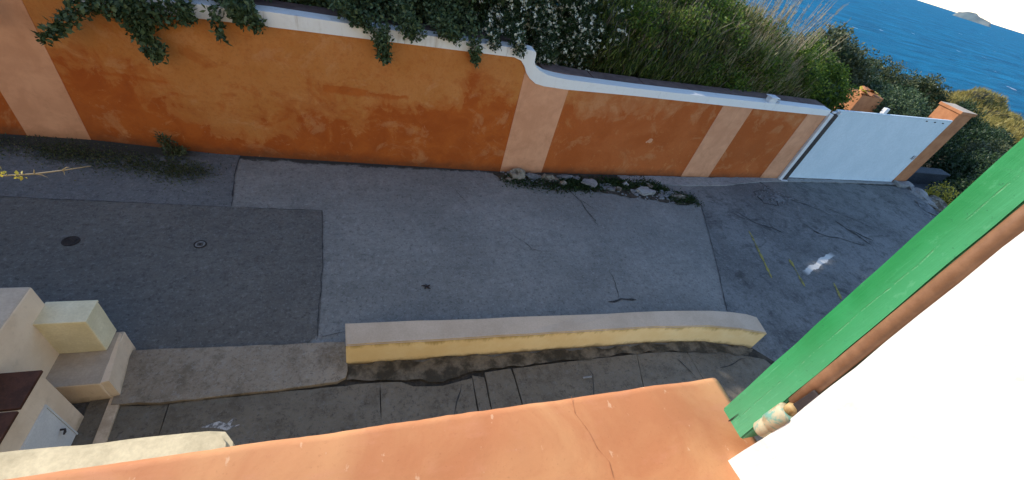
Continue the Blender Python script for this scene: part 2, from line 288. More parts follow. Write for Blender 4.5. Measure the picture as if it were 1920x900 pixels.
def leaf(name, cols, rough=0.5, trans=0.25):
    t = NT(name, rough, 0.35)
    rnd = t.n('ShaderNodeNewGeometry').outputs['Random Per Island']
    cr = t.n('ShaderNodeValToRGB'); e = cr.color_ramp
    while len(e.elements) < len(cols): e.elements.new(0.5)
    for i, c in enumerate(cols):
        e.elements[i].position = i/(len(cols)-1); e.elements[i].color = (*c, 1)
    t.t.links.new(rnd, cr.inputs[0]); t.color(cr.outputs[0])
    tr = t.n('ShaderNodeBsdfTranslucent'); t.t.links.new(cr.outputs[0], tr.inputs[0])
    mx = t.n('ShaderNodeMixShader'); mx.inputs[0].default_value = trans
    t.t.links.new(t.b.outputs[0], mx.inputs[1]); t.t.links.new(tr.outputs[0], mx.inputs[2])
    t.t.links.new(mx.outputs[0], t.t.nodes['Material Output'].inputs[0]); return t.m
M['leaf_grey'] = leaf('grey_green_leaves', [(0.028, 0.048, 0.018), (0.06, 0.098, 0.040), (0.12, 0.165, 0.075)])
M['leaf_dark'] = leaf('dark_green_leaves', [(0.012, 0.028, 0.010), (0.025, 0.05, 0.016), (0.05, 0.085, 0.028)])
M['leaf_bright'] = leaf('bright_green_leaves', [(0.035, 0.08, 0.010), (0.09, 0.16, 0.018), (0.20, 0.26, 0.035)], trans=0.5)
M['leaf_olive'] = leaf('olive_leaves', [(0.03, 0.042, 0.015), (0.065, 0.08, 0.03), (0.13, 0.14, 0.06)])
M['leaf_yellow'] = leaf('yellow_leaves', [(0.30, 0.26, 0.03), (0.45, 0.38, 0.05), (0.55, 0.46, 0.10)], trans=0.35)
M['sprig'] = leaf('upright_green_sprigs', [(0.015, 0.036, 0.006), (0.045, 0.085, 0.012), (0.11, 0.15, 0.024), (0.22, 0.24, 0.055)], trans=0.5)
M['twig'] = leaf('grey_brown_twigs', [(0.07, 0.055, 0.04), (0.14, 0.115, 0.085), (0.24, 0.20, 0.15)], trans=0.1)
M['sprig_light'] = leaf('light_upright_sprigs', [(0.035, 0.06, 0.010), (0.09, 0.125, 0.022), (0.19, 0.21, 0.045), (0.34, 0.30, 0.14)], trans=0.5)
M['dry'] = leaf('dry_beige_stalks', [(0.20, 0.155, 0.09), (0.36, 0.29, 0.17), (0.50, 0.42, 0.27)], trans=0.25)
M['drygrass'] = leaf('yellow_dry_grass', [(0.17, 0.14, 0.035), (0.27, 0.215, 0.05), (0.36, 0.29, 0.09)], trans=0.25)
M['petal'] = leaf('white_petals', [(0.55, 0.56, 0.42), (0.72, 0.72, 0.60), (0.8, 0.8, 0.72)], trans=0.3)

def sea_mat():
    t = NT('sea_water', 0.5, 0.08); t.b.inputs['IOR'].default_value = 1.12
    v = t.mapv((0.03, 0.10, 1)); n = t.noise(1.0, 12, 0.72, vec=v, dist=0.8); n2 = t.noise(0.012, 6, 0.65)
    c = t.mix(t.step(n, 0.36, 0.66), (0.001, 0.082, 0.175), (0.003, 0.18, 0.34))
    c = t.mix(t.math('MULTIPLY', t.step(n2, 0.4, 0.65), 0.5), c, (0.001, 0.125, 0.245))
    t.color(c); t.bump(t.math('ADD', n, t.math('MULTIPLY', t.noise(0.35, 6, 0.7), 0.5)), 0.8, 1.5); return t.m
M['sea'] = sea_mat()
M['island'] = simple('hazy_island_rock', (0.13, 0.175, 0.19), (0.21, 0.235, 0.225), 0.012, bump=0.6, bdist=10, fine=0.05)  # distance haze is mixed into the rock colour
M['foam'] = simple('foam', (0.75, 0.77, 0.78), (0.8, 0.8, 0.8), 2)

# ------------------------------------------------------------------ object helpers
def tag(o, label=None, cat=None, group=None, kind=None):
    if label: o['label'] = label
    if cat: o['category'] = cat
    if group: o['group'] = group
    if kind: o['kind'] = kind
    return o
def thing(name, loc, label, cat, group=None):
    o = bpy.data.objects.new(name, None); o.empty_display_size = 0.2; COL.objects.link(o)
    o.location = loc; return tag(o, label, cat, group)
def world_loc(o):
    v = Vector(o.location)
    while o.parent: o = o.parent; v += Vector(o.location)
    return v
def link(name, me, mt, parent=None, smooth=False):
    if mt:
        for q in (mt if isinstance(mt, list) else [mt]): me.materials.append(q)
    if smooth: me.polygons.foreach_set('use_smooth', [True]*len(me.polygons))
    o = bpy.data.objects.new(name, me); COL.objects.link(o)
    if parent is not None:
        o.parent = parent
        w = world_loc(parent)
        if w.length > 0: me.transform(Matrix.Translation(-w))
    return o
def mesh(name, verts, faces, mt, parent=None, smooth=False):
    me = bpy.data.meshes.new(name); me.from_pydata([tuple(v) for v in verts], [], faces); me.update()
    return link(name, me, mt, parent, smooth)
def from_bm(name, bm, mt, parent=None, smooth=False):
    bmesh.ops.recalc_face_normals(bm, faces=bm.faces)
    me = bpy.data.meshes.new(name); bm.to_mesh(me); bm.free()
    return link(name, me, mt, parent, smooth)
def rough_up(bm, amp, scale, keep_z=None):
    for v in bm.verts:
        d = noise.noise_vector(v.co*scale)*amp
        if keep_z is not None and v.co.z < keep_z: d.z = 0
        v.co += d
def prism_bm(top, z0, z1, bevel=0.0, cuts=0, top_mat=0, side_mat=0, z1s=None):
    bm = bmesh.new(); n = len(top)
    a = [bm.verts.new((p[0], p[1], z0)) for p in top]
    b = [bm.verts.new((p[0], p[1], z1s[i] if z1s else z1)) for i, p in enumerate(top)]
    ft = bm.faces.new(b); bm.faces.new(a[::-1])
    for i in range(n): bm.faces.new((a[i], a[(i+1) % n], b[(i+1) % n], b[i]))
    bmesh.ops.recalc_face_normals(bm, faces=bm.faces)
    if bevel: bmesh.ops.bevel(bm, geom=[e for e in bm.edges], offset=bevel, segments=2, affect='EDGES', profile=0.5)
    if cuts: bmesh.ops.subdivide_edges(bm, edges=bm.edges[:], cuts=cuts, use_grid_fill=True)
    for f in bm.faces: f.material_index = top_mat if f.normal.z > 0.7 else side_mat
    return bm
def box_bm(x0, x1, y0, y1, z0, z1, bevel=0.0, cuts=0, **k):
    return prism_bm([(x0, y0), (x1, y0), (x1, y1), (x0, y1)], z0, z1, bevel, cuts, **k)
def box(name, x0, x1, y0, y1, z0, z1, mt, parent=None, bevel=0.0, cuts=0, amp=0, scale=3, **k):
    bm = box_bm(x0, x1, y0, y1, z0, z1, bevel, cuts, **k)
    if amp: rough_up(bm, amp, scale)
    return from_bm(name, bm, mt, parent)
def dense(poly, stepl, jit=0.0, closed=True, seed=0):
    out = []; n = len(poly)
    for i in range(n if closed else n-1):
        a, b = Vector((*poly[i][:2], 0)), Vector((*poly[(i+1) % n][:2], 0)); L = (b-a).length; k = max(1, int(L/stepl))
        for j in range(k):
            p = a.lerp(b, j/k)
            if jit: p += noise.noise_vector(Vector((p.x*4+seed, p.y*4, seed)))*jit + noise.noise_vector(Vector((p.x*15+seed, p.y*15, seed)))*jit*0.5
            out.append((p.x, p.y))
    if not closed: out.append(poly[-1][:2])
    return out
def sheet(name, poly, z, mt, parent=None, stepl=0.3, jit=0.02, seed=0):
    pts = dense(poly, stepl, jit, True, seed); bm = bmesh.new()
    vs = [bm.verts.new((p[0], p[1], z)) for p in pts]; bm.faces.new(vs)
    x0, x1 = min(p[0] for p in pts), max(p[0] for p in pts); y0, y1 = min(p[1] for p in pts), max(p[1] for p in pts)
    if x1-x0 > 3:                                # cut large sheets into a grid so that no long sliver triangles remain
        for c in np.arange(math.ceil(x0), x1, 1.0 if x1-x0 < 12 else 2.0): bmesh.ops.bisect_plane(bm, geom=bm.verts[:]+bm.edges[:]+bm.faces[:], plane_co=(c+0.013, 0, 0), plane_no=(1, 0, 0))
        for c in np.arange(math.ceil(y0), y1, 1.0): bmesh.ops.bisect_plane(bm, geom=bm.verts[:]+bm.edges[:]+bm.faces[:], plane_co=(0, c+0.017, 0), plane_no=(0, 1, 0))
    bmesh.ops.triangulate(bm, faces=bm.faces[:])
    for f in bm.faces:
        if f.normal.z < 0: f.normal_flip()
    me = bpy.data.meshes.new(name); bm.to_mesh(me); bm.free()
    return link(name, me, mt, parent)
def ribbon(name, pts, w, z, mt, parent=None, jit=0.03, seed=0, stepl=0.08):
    c = dense(pts, stepl, jit, False, seed); vs, fs = [], []
    for i, p in enumerate(c):
        a = Vector(c[max(0, i-1)]); b = Vector(c[min(len(c)-1, i+1)]); d = (b-a)
        if d.length < 1e-6: d = Vector((1, 0))
        d.normalize(); nrm = Vector((-d.y, d.x))
        ww = w*(0.12+1.5*abs(noise.noise(Vector((p[0]*5+seed, p[1]*5, 3+seed))))**1.2 + 0.3*random.random())
        if i in (0, len(c)-1): ww *= 0.3
        vs += [(p[0]-nrm.x*ww, p[1]-nrm.y*ww, z), (p[0]+nrm.x*ww, p[1]+nrm.y*ww, z)]
        if i: k = 2*i; fs.append((k-2, k, k+1, k-1))
    o = mesh(name, vs, fs, mt, parent)
    return o
def tube_bm(bm, pts, radii, seg=8):
    rings = []
    for i, p in enumerate(pts):
        p = Vector(p); a = Vector(pts[max(0, i-1)]); b = Vector(pts[min(len(pts)-1, i+1)]); d = (b-a).normalized()
        u = d.orthogonal().normalized() if abs(d.z) > 0.95 else d.cross(Vector((0, 0, 1))).normalized(); v = d.cross(u)
        r = radii[i] if hasattr(radii, '__len__') else radii
        rings.append([bm.verts.new(p + (u*math.cos(t*2*math.pi/seg) + v*math.sin(t*2*math.pi/seg))*r) for t in range(seg)])
    for i in range(len(rings)-1):
        for t in range(seg): bm.faces.new((rings[i][t], rings[i][(t+1) % seg], rings[i+1][(t+1) % seg], rings[i+1][t]))
    bm.faces.new(rings[0][::-1]); bm.faces.new(rings[-1])
def tube(name, pts, radii, mt, parent=None, seg=8):
    bm = bmesh.new(); tube_bm(bm, pts, radii, seg); return from_bm(name, bm, mt, parent, True)
def interp(pts):
    xs = [p[0] for p in pts]; ys = [p[1] for p in pts]
    return lambda x: float(np.interp(x, xs, ys))

# ------------------------------------------------------------------ the setting: sea, island, ground
sea = mesh('sea', [(-40000, -40000, -10), (40000, -40000, -10), (40000, 40000, -10), (-40000, 40000, -10)], [(0, 1, 2, 3)], M['sea'])
tag(sea, kind='structure')
def ground_h(x, y):
    far = 0.0
    edge = np.interp(y, [-60, 0, 5, 6.2, 8.1, 9], [17.2, 17.2, 16.2, 16.6, 17.6, 18.5])
    h = -0.06
    if x > edge: h = -0.06 - 1.5*min(1, (x-edge)/2.5) - 0.7*min(1, max(0, (x-edge-3)/12))
    q = x-57-2*math.sin(y*0.3)
    if q > 0: h -= 9.5*min(1, q/20)**1.3
    if y > 8.3: h += 0.25
    if y > 24: h -= min(10, (y-24)*0.35)
    return h + 0.25*noise.noise(Vector((x*0.3, y*0.3, 0)))*(1 if (x > 19 or y > 9) else 0)
xs = np.concatenate([np.arange(-60, -2, 6), np.arange(-2, 15, 2), np.arange(15, 24, 0.5), np.arange(24, 90, 2)])
ys = np.concatenate([np.arange(-60, 0, 6), np.arange(0, 12, 0.75), np.arange(12, 80, 2.5)])
gv = [(x, y, ground_h(x, y)) for x in xs for y in ys]; ny = len(ys)
gf = [(i*ny+j, (i+1)*ny+j, (i+1)*ny+j+1, i*ny+j+1) for i in range(len(xs)-1) for j in range(ny-1)]
ground = mesh('ground', gv, gf, M['ground'], smooth=True); tag(ground, kind='structure')

def island():
    D = 3200; vs, fs = [], []; n = 60; mm = 9
    d0 = Vector((0.870, 0.492, 0)); side = Vector((-d0.y, d0.x, 0))
    prof = interp([(-90, 0), (-75, 18), (-45, 20), (-28, 25), (-8, 32), (15, 33), (35, 28), (48, 22), (62, 19), (75, 0)])
    for i in range(n+1):
        u = -110 + 205*i/n
        for j in range(mm+1):
            w = j/mm; hh = prof(u)*math.sin(math.pi*min(1, w*1.0))**0.8
            hh *= 1 + 0.25*noise.noise(Vector((u*0.03, w*4, 1)))
            p = d0*(D + (w-0.5)*120) + side*u
            vs.append((p.x, p.y, -11 + hh*1.0))
    for i in range(n):
        for j in range(mm): a = i*(mm+1)+j; fs.append((a, a+mm+1, a+mm+2, a+1))
    tag(mesh('island', vs, fs, M['island'], smooth=False), kind='structure')
island()
def whitecaps():
    vs, fs = [], []
    for k in range(60):
        d = random.uniform(150, 1500); a = R(random.uniform(18, 38)); x, y = d*math.cos(a), d*math.sin(a)
        L = random.uniform(0.4, 1.3)*(1+d/600); w = L*0.35*random.uniform(0.6, 1.2); b = len(vs); t = random.uniform(-.4, .4)
        for q in range(7):
            an = q*2*math.pi/7; px_, py_ = L*math.cos(an), w*math.sin(an)*random.uniform(.6, 1.2)
            vs.append((x+px_*math.sin(t)+py_, y+px_*math.cos(t), -9.9))
        fs.append(tuple(range(b, b+7)))
    o = mesh('sea_foam', vs, fs, M['foam']); tag(o, kind='stuff')
whitecaps()

# ------------------------------------------------------------------ road
road_poly = [(-30, 2.2), (-30, 7.95), (-4.5, 7.95), (-2, 7.75), (3, 7.75), (8.1, 8.0), (12.1, 8.3), (18.6, 8.4), (18.75, 8.0), (18.2, 7.1), (17.3, 6.3), (16.9, 5.2), (17.0, 3), (18, 0), (18, -1), (6.2, -1), (6.0, 2.2)]
road = sheet('road', road_poly, 0.0, M['asphalt'], stepl=1.0, jit=0.0); tag(road, kind='structure')
sheet('asphalt_lane', [(-30, 5.9), (-30, 7.9), (-4.5, 7.9), (-2.22, 7.7), (-2.24, 7.5), (-2.2, 6.9), (-2.08, 6.0), (-4.9, 6.13)], 0.004, M['asphalt_lane'], road, 0.25, 0.012, 2)
sheet('asphalt_patch', [(-30, 2.2), (-30, 6.1), (-4.9, 6.12), (-2.07, 6.01), (-0.73, 5.98), (-0.63, 4.66), (-0.61, 3.45), (-0.72, 3.32), (-2.55, 3.34), (-2.7, 2.2)], 0.008, M['asphalt_new'], road, 0.25, 0.010, 5)
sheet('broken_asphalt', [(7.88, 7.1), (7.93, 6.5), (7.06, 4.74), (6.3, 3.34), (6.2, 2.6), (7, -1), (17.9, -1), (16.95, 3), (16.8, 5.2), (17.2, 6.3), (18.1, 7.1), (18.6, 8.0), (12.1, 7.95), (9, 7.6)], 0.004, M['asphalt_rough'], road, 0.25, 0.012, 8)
def cracks(name, lst, z=0.0115, mt='crack', jit=0.04):
    for i, (pts, w) in enumerate(lst): ribbon(name, pts, w, z, M[mt], road, jit, 11*i+3)
cracks('road_seam', [([(-2.23, 7.5), (-2.2, 6.9), (-2.08, 6.02)], 0.014), ([(-0.73, 5.98), (-0.64, 4.66), (-0.62, 3.35)], 0.010), ([(-6, 6.17), (-4.9, 6.13), (-3.4, 6.06), (-2.08, 6.01)], 0.008),
                     ([(-2.08, 6.01), (-0.73, 5.98)], 0.010), ([(7.9, 6.9), (7.92, 6.5), (7.06, 4.74), (6.3, 3.34)], 0.013)], jit=0.015, mt='seam')
cracks('road_crack', [([(4.35, 6.95), (4.5, 6.5), (4.56, 6.1), (4.6, 5.7)], 0.022), ([(4.5, 6.55), (4.75, 6.2)], 0.015), ([(4.3, 4.5), (4.25, 4.1), (4.15, 3.75)], 0.012), ([(3.9, 3.68), (4.2, 3.74), (4.5, 3.70)], 0.022), ([(7.93, 7.0), (7.92, 6.4)], 0.012),
                      ([(11.0, 7.8), (11.1, 7.1), (10.7, 6.6), (10.2, 6.7)], 0.045), ([(10.2, 6.7), (10.3, 7.2), (10.9, 7.3)], 0.04), ([(11.1, 7.1), (11.9, 6.7), (12.4, 6.2)], 0.03), ([(8.9, 6.3), (9.2, 5.85), (9.4, 5.75), (9.8, 5.5)], 0.035), ([(8.7, 6.25), (9.0, 6.0)], 0.03),
                      ([(11.0, 5.6), (11.3, 5.35), (11.6, 5.3), (12.4, 5.0)], 0.035), ([(12.3, 6.0), (12.5, 5.4), (12.6, 5.0)], 0.06), ([(12.5, 5.6), (12.9, 5.2)], 0.05), ([(10.5, 6.9), (11.3, 6.9)], 0.03), ([(12.6, 6.6), (13.2, 6.1), (13.6, 5.6)], 0.025), ([(10.9, 5.9), (11.1, 5.5)], 0.03), ([(-0.6, 3.42), (-0.25, 3.45)], 0.008),
                      ([(1.6, 6.9), (1.9, 6.2)], 0.007), ([(2.6, 5.4), (2.9, 5.0), (3.3, 4.9)], 0.006)], jit=0.06)
for i, (a, b, w) in enumerate([((8.73, 5.56), (8.11, 4.06), 0.05), ((9.15, 4.6), (8.83, 3.79), 0.05), ((9.8, 3.85), (9.52, 3.40), 0.05)]):
    ribbon('road_marking', [a, ((a[0]+b[0])/2, (a[1]+b[1])/2), b], w, 0.012, M['yellowline'], road, 0.015, 40+i)
def ragged(name, poly, z, mt, parent, jit, seed): return sheet(name, poly, z, mt, parent, 0.07, jit, seed)
tag(ragged('dirt_line', [(2.7, 7.50), (2.75, 7.2), (3.4, 7.14), (4.1, 6.98), (4.8, 6.90), (5.6, 6.84), (6.3, 6.66), (7.2, 6.52), (7.75, 6.55), (7.85, 6.75), (7.3, 7.0), (6.6, 7.2), (6.1, 7.32), (6.2, 7.5), (5.0, 7.54), (3.6, 7.52)], 0.0135, M['dirt'], road, 0.10, 33), kind='stuff')

# manhole covers
for (cx, cy, r, full, lab) in [(-3.78, 5.21, 0.095, True, 'solid dark iron valve cover set in the asphalt, the one nearer the left picture edge'), (-2.30, 5.14, 0.08, False, 'dark ringed valve cover with paler centre, set in the asphalt nearer the patch seam')]:
    t = thing('valve_cover', (cx, cy, 0.008), lab, 'manhole cover', 'small iron covers in the road')
    bm = bmesh.new()
    for (ra, rb) in ((r*0.80, r),):
        n = 24
        A = [[bm.verts.new((cx+q*math.cos(k*2*math.pi/n), cy+q*math.sin(k*2*math.pi/n), zz)) for k in range(n)] for q, zz in ((rb, 0.008), (rb*0.985, 0.020), (ra, 0.020), (ra*0.98, 0.009))]
        for i in range(3):
            for k in range(n): bm.faces.new((A[i][k], A[i][(k+1) % n], A[i+1][(k+1) % n], A[i+1][k]))
    from_bm('ring', bm, M['iron'], t)
    bm = bmesh.new(); bmesh.ops.create_circle(bm, cap_ends=True, segments=24, radius=r*0.8, matrix=Matrix.Translation((cx, cy, 0.014)))
    from_bm('lid', bm, M['iron'] if full else M['asphalt'], t)
    for k in (-1, 0, 1):
        box('rib', cx-r*0.45, cx+r*0.45, cy+k*r*0.3-0.006, cy+k*r*0.3+0.006, 0.013, 0.019, M['iron'], t)
    if not full: box('keyhole', cx-0.012, cx+0.012, cy-0.03, cy+0.03, 0.013, 0.0185, M['iron'], t)

# ------------------------------------------------------------------ pavement, kerb
pavement = sheet('pavement', [(-3.2, -1), (-3.2, 2.9), (-2.4, 2.75), (4.6, 2.74), (6.2, 2.6), (6.9, 1.8), (7, -1)], 0.006, M['dirt'], stepl=0.6, jit=0.0); tag(pavement, kind='structure')
def slab(poly, z1, seed):
    pts = dense(poly, 0.12, 0.012, True, seed)
    bm = prism_bm(pts, 0.0, z1); return from_bm('paving_slab', bm, M['paving'], pavement)
slab([(-1.996, -0.2), (0.143, -0.2), (0.146, 2.645), (-0.9, 2.665), (-1.996, 2.668)], 0.032, 1)
slab([(0.155, -0.2), (1.29, -0.2), (1.30, 2.56), (0.9, 2.50), (0.55, 2.54), (0.4, 2.62), (0.155, 2.645)], 0.036, 2)
slab([(1.31, -0.2), (1.475, -0.2), (1.475, 2.56), (1.315, 2.60)], 0.024, 3)
slab([(1.49, -0.2), (1.88, -0.2), (1.885, 2.2), (1.87, 2.64), (1.49, 2.63)], 0.034, 4)
slab([(1.91, -0.2), (3.745, -0.2), (3.76, 2.1), (3.93, 2.65), (1.90, 2.64)], 0.033, 5)
slab([(3.757, -0.2), (4.865, -0.2), (4.865, 2.58), (4.4, 2.65), (3.942, 2.65), (3.772, 2.1)], 0.028, 6)
slab([(4.877, -0.2), (6.8, -0.2), (6.65, 1.7), (6.3, 2.3), (5.5, 2.55), (4.877, 2.58)], 0.030, 7)
slab([(-2.40, -0.2), (-2.008, -0.2), (-2.008, 2.665), (-2.43, 2.70)], 0.024, 8)
cracks2 = [([(1.0, 2.1), (1.15, 2.5)], .01), ([(4.75, 2.15), (4.6, 2.5)], .012), ([(5.3, 2.25), (5.9, 2.35)], .014), ([(2.9, 2.0), (3.05, 2.4), (3.0, 2.58)], .008)]
for i, (p, w) in enumerate(cracks2): ribbon('slab_crack', p, w, 0.0405, M['crack'], pavement, 0.03, 71+i)
tag(ragged('earth_strip', [(-0.25, 2.71), (0.3, 2.66), (0.9, 2.58), (1.5, 2.67), (2.4, 2.65), (3.4, 2.67), (4.4, 2.66), (5.3, 2.53), (6.0, 2.40), (6.25, 2.5), (5.4, 2.72), (4.6, 2.78), (3.1, 2.82), (1.5, 2.88), (-0.25, 2.94)], 0.044, M['earth'], pavement, 0.05, 51), kind='stuff')
tag(ragged('white_splash', [(-1.66, 2.36), (-1.5, 2.4), (-1.42, 2.36), (-1.36, 2.42), (-1.38, 2.33), (-1.28, 2.33), (-1.40, 2.29), (-1.5, 2.33)], 0.0365, M['stain'], pavement, 0.02, 61))
def kerb_step():
    pts = [(-2.50, 2.72), (-1.98, 2.68), (-0.95, 2.685), (-0.34, 2.70), (-0.24, 2.76), (-0.22, 2.85), (-0.24, 3.02), (-0.28, 3.26), (-1.47, 3.315), (-2.52, 3.36)]
    bm = prism_bm(dense(pts, 0.10, 0.012, True, 4), 0.0, 0.06, bevel=0.0)
    rough_up(bm, 0.006, 5)
    o = from_bm('kerb_step', bm, M['kerb'])
    tag(o, kind='structure'); return o
kerb_step()

# ------------------------------------------------------------------ low curved wall by the road
def low_wall():
    far = [(-.255, 3.27), (1.46, 3.21), (3.1, 3.16), (4.2, 3.13), (4.95, 3.095), (5.45, 3.06), (5.8, 3.01), (6.1, 2.94), (6.27, 2.86)]
    near = [(6.22, 2.54), (5.72, 2.67), (5.16, 2.77), (4.17, 2.84), (2.98, 2.87), (1.4, 2.91), (-.245, 2.95)]
    far = dense(far, 0.25, 0.0, False); near = dense(near, 0.25, 0.0, False)
    t = thing('low_wall', (3, 3, 0), 'low yellow cream wall curving away along the pavement, with a flat grey top', 'wall')
    bm = prism_bm(far+near, -0.02, 0.425)
    rough_up(bm, 0.008, 3)
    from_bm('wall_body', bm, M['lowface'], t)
    grow = lambda L, s: [(x, y+s) for x, y in L]
    pts = grow(far, 0.004)+grow(near, -0.004)
    pts[0] = (pts[0][0]-0.004, pts[0][1])
    bm = prism_bm(pts, 0.425, 0.455); 
    bmesh.ops.bevel(bm, geom=[e for e in bm.edges if e.verts[0].co.z > 0.44 and e.verts[1].co.z > 0.44], offset=0.014, segments=2, affect='EDGES')
    rough_up(bm, 0.008, 3)
    for f in bm.faces: f.material_index = 0 if f.normal.z > 0.5 else 1
    from_bm('wall_top', bm, [M['lowtop'], M['lowface']], t)
low_wall()

# ------------------------------------------------------------------ stepped cream corner with box, cabinet
def cream_corner():
    t = thing('stepped_wall', (-2.8, 3.0, 0), 'pinkish cream stepped end wall beside the kerb, with a low shelf and a taller pier', 'wall')
    box('shelf', -2.99, -2.52, 2.80, 3.42, 0, 0.35, [M['creamtop'], M['cream']], t, 0.014, 2, 0.008, 5, top_mat=0, side_mat=1)
    from_bm('plinth', prism_bm([(-2.515, 2.30), (-2.41, 2.30), (-2.44, 2.80), (-2.535, 3.37), (-2.56, 3.37)], 0, 0.05, 0.006), M['cream'], t)
    bm = prism_bm([(-2.517, 2.806), (-2.455, 2.82), (-2.535, 3.385), (-2.56, 3.40)], 0.05, 0.352, 0.0); from_bm('side_face', bm, M['cream'], t)
    box('pier', -6.0, -2.976, 1.9, 3.42, 0, 1.14, [M['creamtop'], M['cream']], t, 0.02, 3, 0.010, 4, top_mat=0, side_mat=1)
    sheet('landing_floor', [(-2.70, 1.0), (-2.51, 1.0), (-2.515, 2.80), (-2.70, 2.80)], 0.034, M['paving'], t, 0.3, 0.0)
    b = thing('pillar_box', (-2.78, 3.32, 0.352), 'pale yellow cube shaped pillar block standing on the cream shelf at the road edge', 'box')
    box('block', -2.985, -2.59, 3.18, 3.44, 0.352, 0.85, M['boxpaint'], b, 0.010, 2, 0.005, 6)
    box('cap', -2.990, -2.585, 3.175, 3.446, 0.85, 0.874, M['boxpaint'], b, 0.006)
    c = thing('utility_cabinet', (-2.83, 2.2, 0), 'cream utility cabinet with brown wooden lid and white door, against the stepped wall', 'cabinet')
    box('cabinet_body', -2.974, -2.689, 1.0, 2.635, 0.0, 0.885, M['cream'], c, 0.008)
    for (y0, y1) in ((2.30, 2.645), (1.6, 2.278)):
        box('lid_board', -2.972, -2.672 if y0 > 2 else -2.672, y0, y1, 0.886, 0.915, M['brown'], c, 0.004)
    d = box('door', -2.688, -2.678, 1.98, 2.445, 0.045, 0.62, M['doorpaint'], c, 0.002)
    for hz in (0.14, 0.52): box('door_hinge', -2.690, -2.670, 1.955, 1.995, hz, hz+0.06, M['steel'], d, 0.002)
    fr = bmesh.new()
    for a in ((1.955, 1.978, 0.03, 0.645), (2.447, 2.462, 0.03, 0.645), (1.978, 2.447, 0.622, 0.64)):
        tmp = box_bm(-2.688, -2.672, *a); me = bpy.data.meshes.new('tmp'); tmp.to_mesh(me); tmp.free(); fr.from_mesh(me)
    from_bm('door_frame', fr, M['doorpaint'], c)
    h = bmesh.new(); tube_bm(h, [(-2.678, 2.385, 0.30), (-2.645, 2.385, 0.30), (-2.640, 2.375, 0.30), (-2.640, 2.34, 0.288)], [0.010, 0.010, 0.009, 0.008], 8)
    from_bm('handle', h, M['dark'], d); tube('keyhole', [(-2.679, 2.392, 0.235), (-2.666, 2.392, 0.235)], 0.012, M['dark'], d, 10)
cream_corner()

# ------------------------------------------------------------------ orange boundary wall
yw = interp([(-16, 7.76), (-4.5, 7.74), (-2.6, 7.53), (2.9, 7.49), (8.1, 7.76), (12.1, 8.0)])
ZB = [(-16, 1.9), (-4.5, 2.28), (-2.5, 2.36), (-1.43, 2.40), (-.19, 2.44), (2.55, 2.53), (2.70, 2.49), (2.79, 2.40), (2.86, 2.28), (2.95, 2.19), (3.1, 2.10), (3.3, 2.065), (3.8, 2.05), (5.5, 2.08), (9.8, 2.10), (12.1, 2.12)]
ZT = [(-16, 2.1), (-4.5, 2.45), (-2.5, 2.55), (-1.4, 2.62), (1.6, 2.67), (2.82, 2.70), (2.93, 2.69), (2.955, 2.66), (2.97, 2.5), (3.02, 2.42), (3.12, 2.355), (3.3, 2.295), (3.5, 2.27), (3.8, 2.25), (5.5, 2.245), (9.7, 2.28), (12.1, 2.28)]
zb, zt = interp(ZB), interp(ZT)
bw = thing('boundary_wall', (0, 7.8, 0), 'long orange plastered wall with pale pilaster bands and white coping, along the far side of the road', 'wall')
def wall_strip(name, x0, x1, dy, lo, hi, mt, depth, nx=0.12, parent=bw):
    xs = sorted(set([x0, x1] + [p[0] for p in ZB+ZT if x0 < p[0] < x1] + list(np.arange(x0, x1, nx))))
    vs, fs = [], []
    for x in xs:
        y = yw(x)+dy; zl, zh = lo(x), hi(x)
        vs += [(x, y, zl), (x, y, zh), (x, y+depth, zh), (x, y+depth, zl)]
    for i in range(len(xs)-1):
        a, b = 4*i, 4*i+4
        for k in range(4): fs.append((a+k, a+(k+1) % 4, b+(k+1) % 4, b+k))
    fs += [(3, 2, 1, 0), (len(vs)-4, len(vs)-3, len(vs)-2, len(vs)-1)]
    bm = bmesh.new(); vv = [bm.verts.new(v) for v in vs]
    for f in fs: bm.faces.new([vv[i] for i in f])
    return from_bm(name, bm, mt, parent)
zero = lambda x: -0.03
pil = [(-5.29, -4.47), (2.84, 3.87), (8.1, 9.1), (11.17, 11.93)]
prev = -16
for a, b in pil:
    wall_strip('wall_panel', prev, a, 0.0, zero, zb, M['wall'], 0.5, 0.2)
    wall_strip('pilaster', a, b, -0.007, zero, lambda x: zb(x), M['pilaster'], 0.5)
    prev = b
segs = [-16, -4.6, -1.9, 0.6, 2.4, 6.1, 9.745, 11.93]
for a, b in zip(segs[:-1], segs[1:]): wall_strip('coping', a+0.003, b-0.003, -0.03, zb, zt, M['coping'], 0.27, 0.08)
x = -4.4
while x < 12:
    x1 = min(x+1.32, 12.05)
    if x < 2.7 < x1: x1 = 2.7
    if x < 2.75: x1 = min(x1, 2.72)
    if 2.6 < x < 3.2: x = 3.3; x1 = x+1.2
    vs = []
    for q in (x+0.012, x1-0.012):
        for (dy, dz) in ((0.241, -0.035), (0.241, -0.004), (0.66, -0.01+random.uniform(-.006, .006)), (0.66, -0.075)): vs.append((q, yw(q)+dy, zt(q)+dz))
    bm = bmesh.new(); vv = [bm.verts.new(v) for v in vs]
    for f in ((0, 1, 2, 3), (7, 6, 5, 4), (0, 4, 5, 1), (1, 5, 6, 2), (2, 6, 7, 3), (3, 7, 4, 0)): bm.faces.new([vv[i] for i in f])
    bmesh.ops.bevel(bm, geom=bm.edges[:], offset=0.008, segments=1, affect='EDGES')
    from_bm('coping_slab', bm, M['tile'], bw)
    x = x1
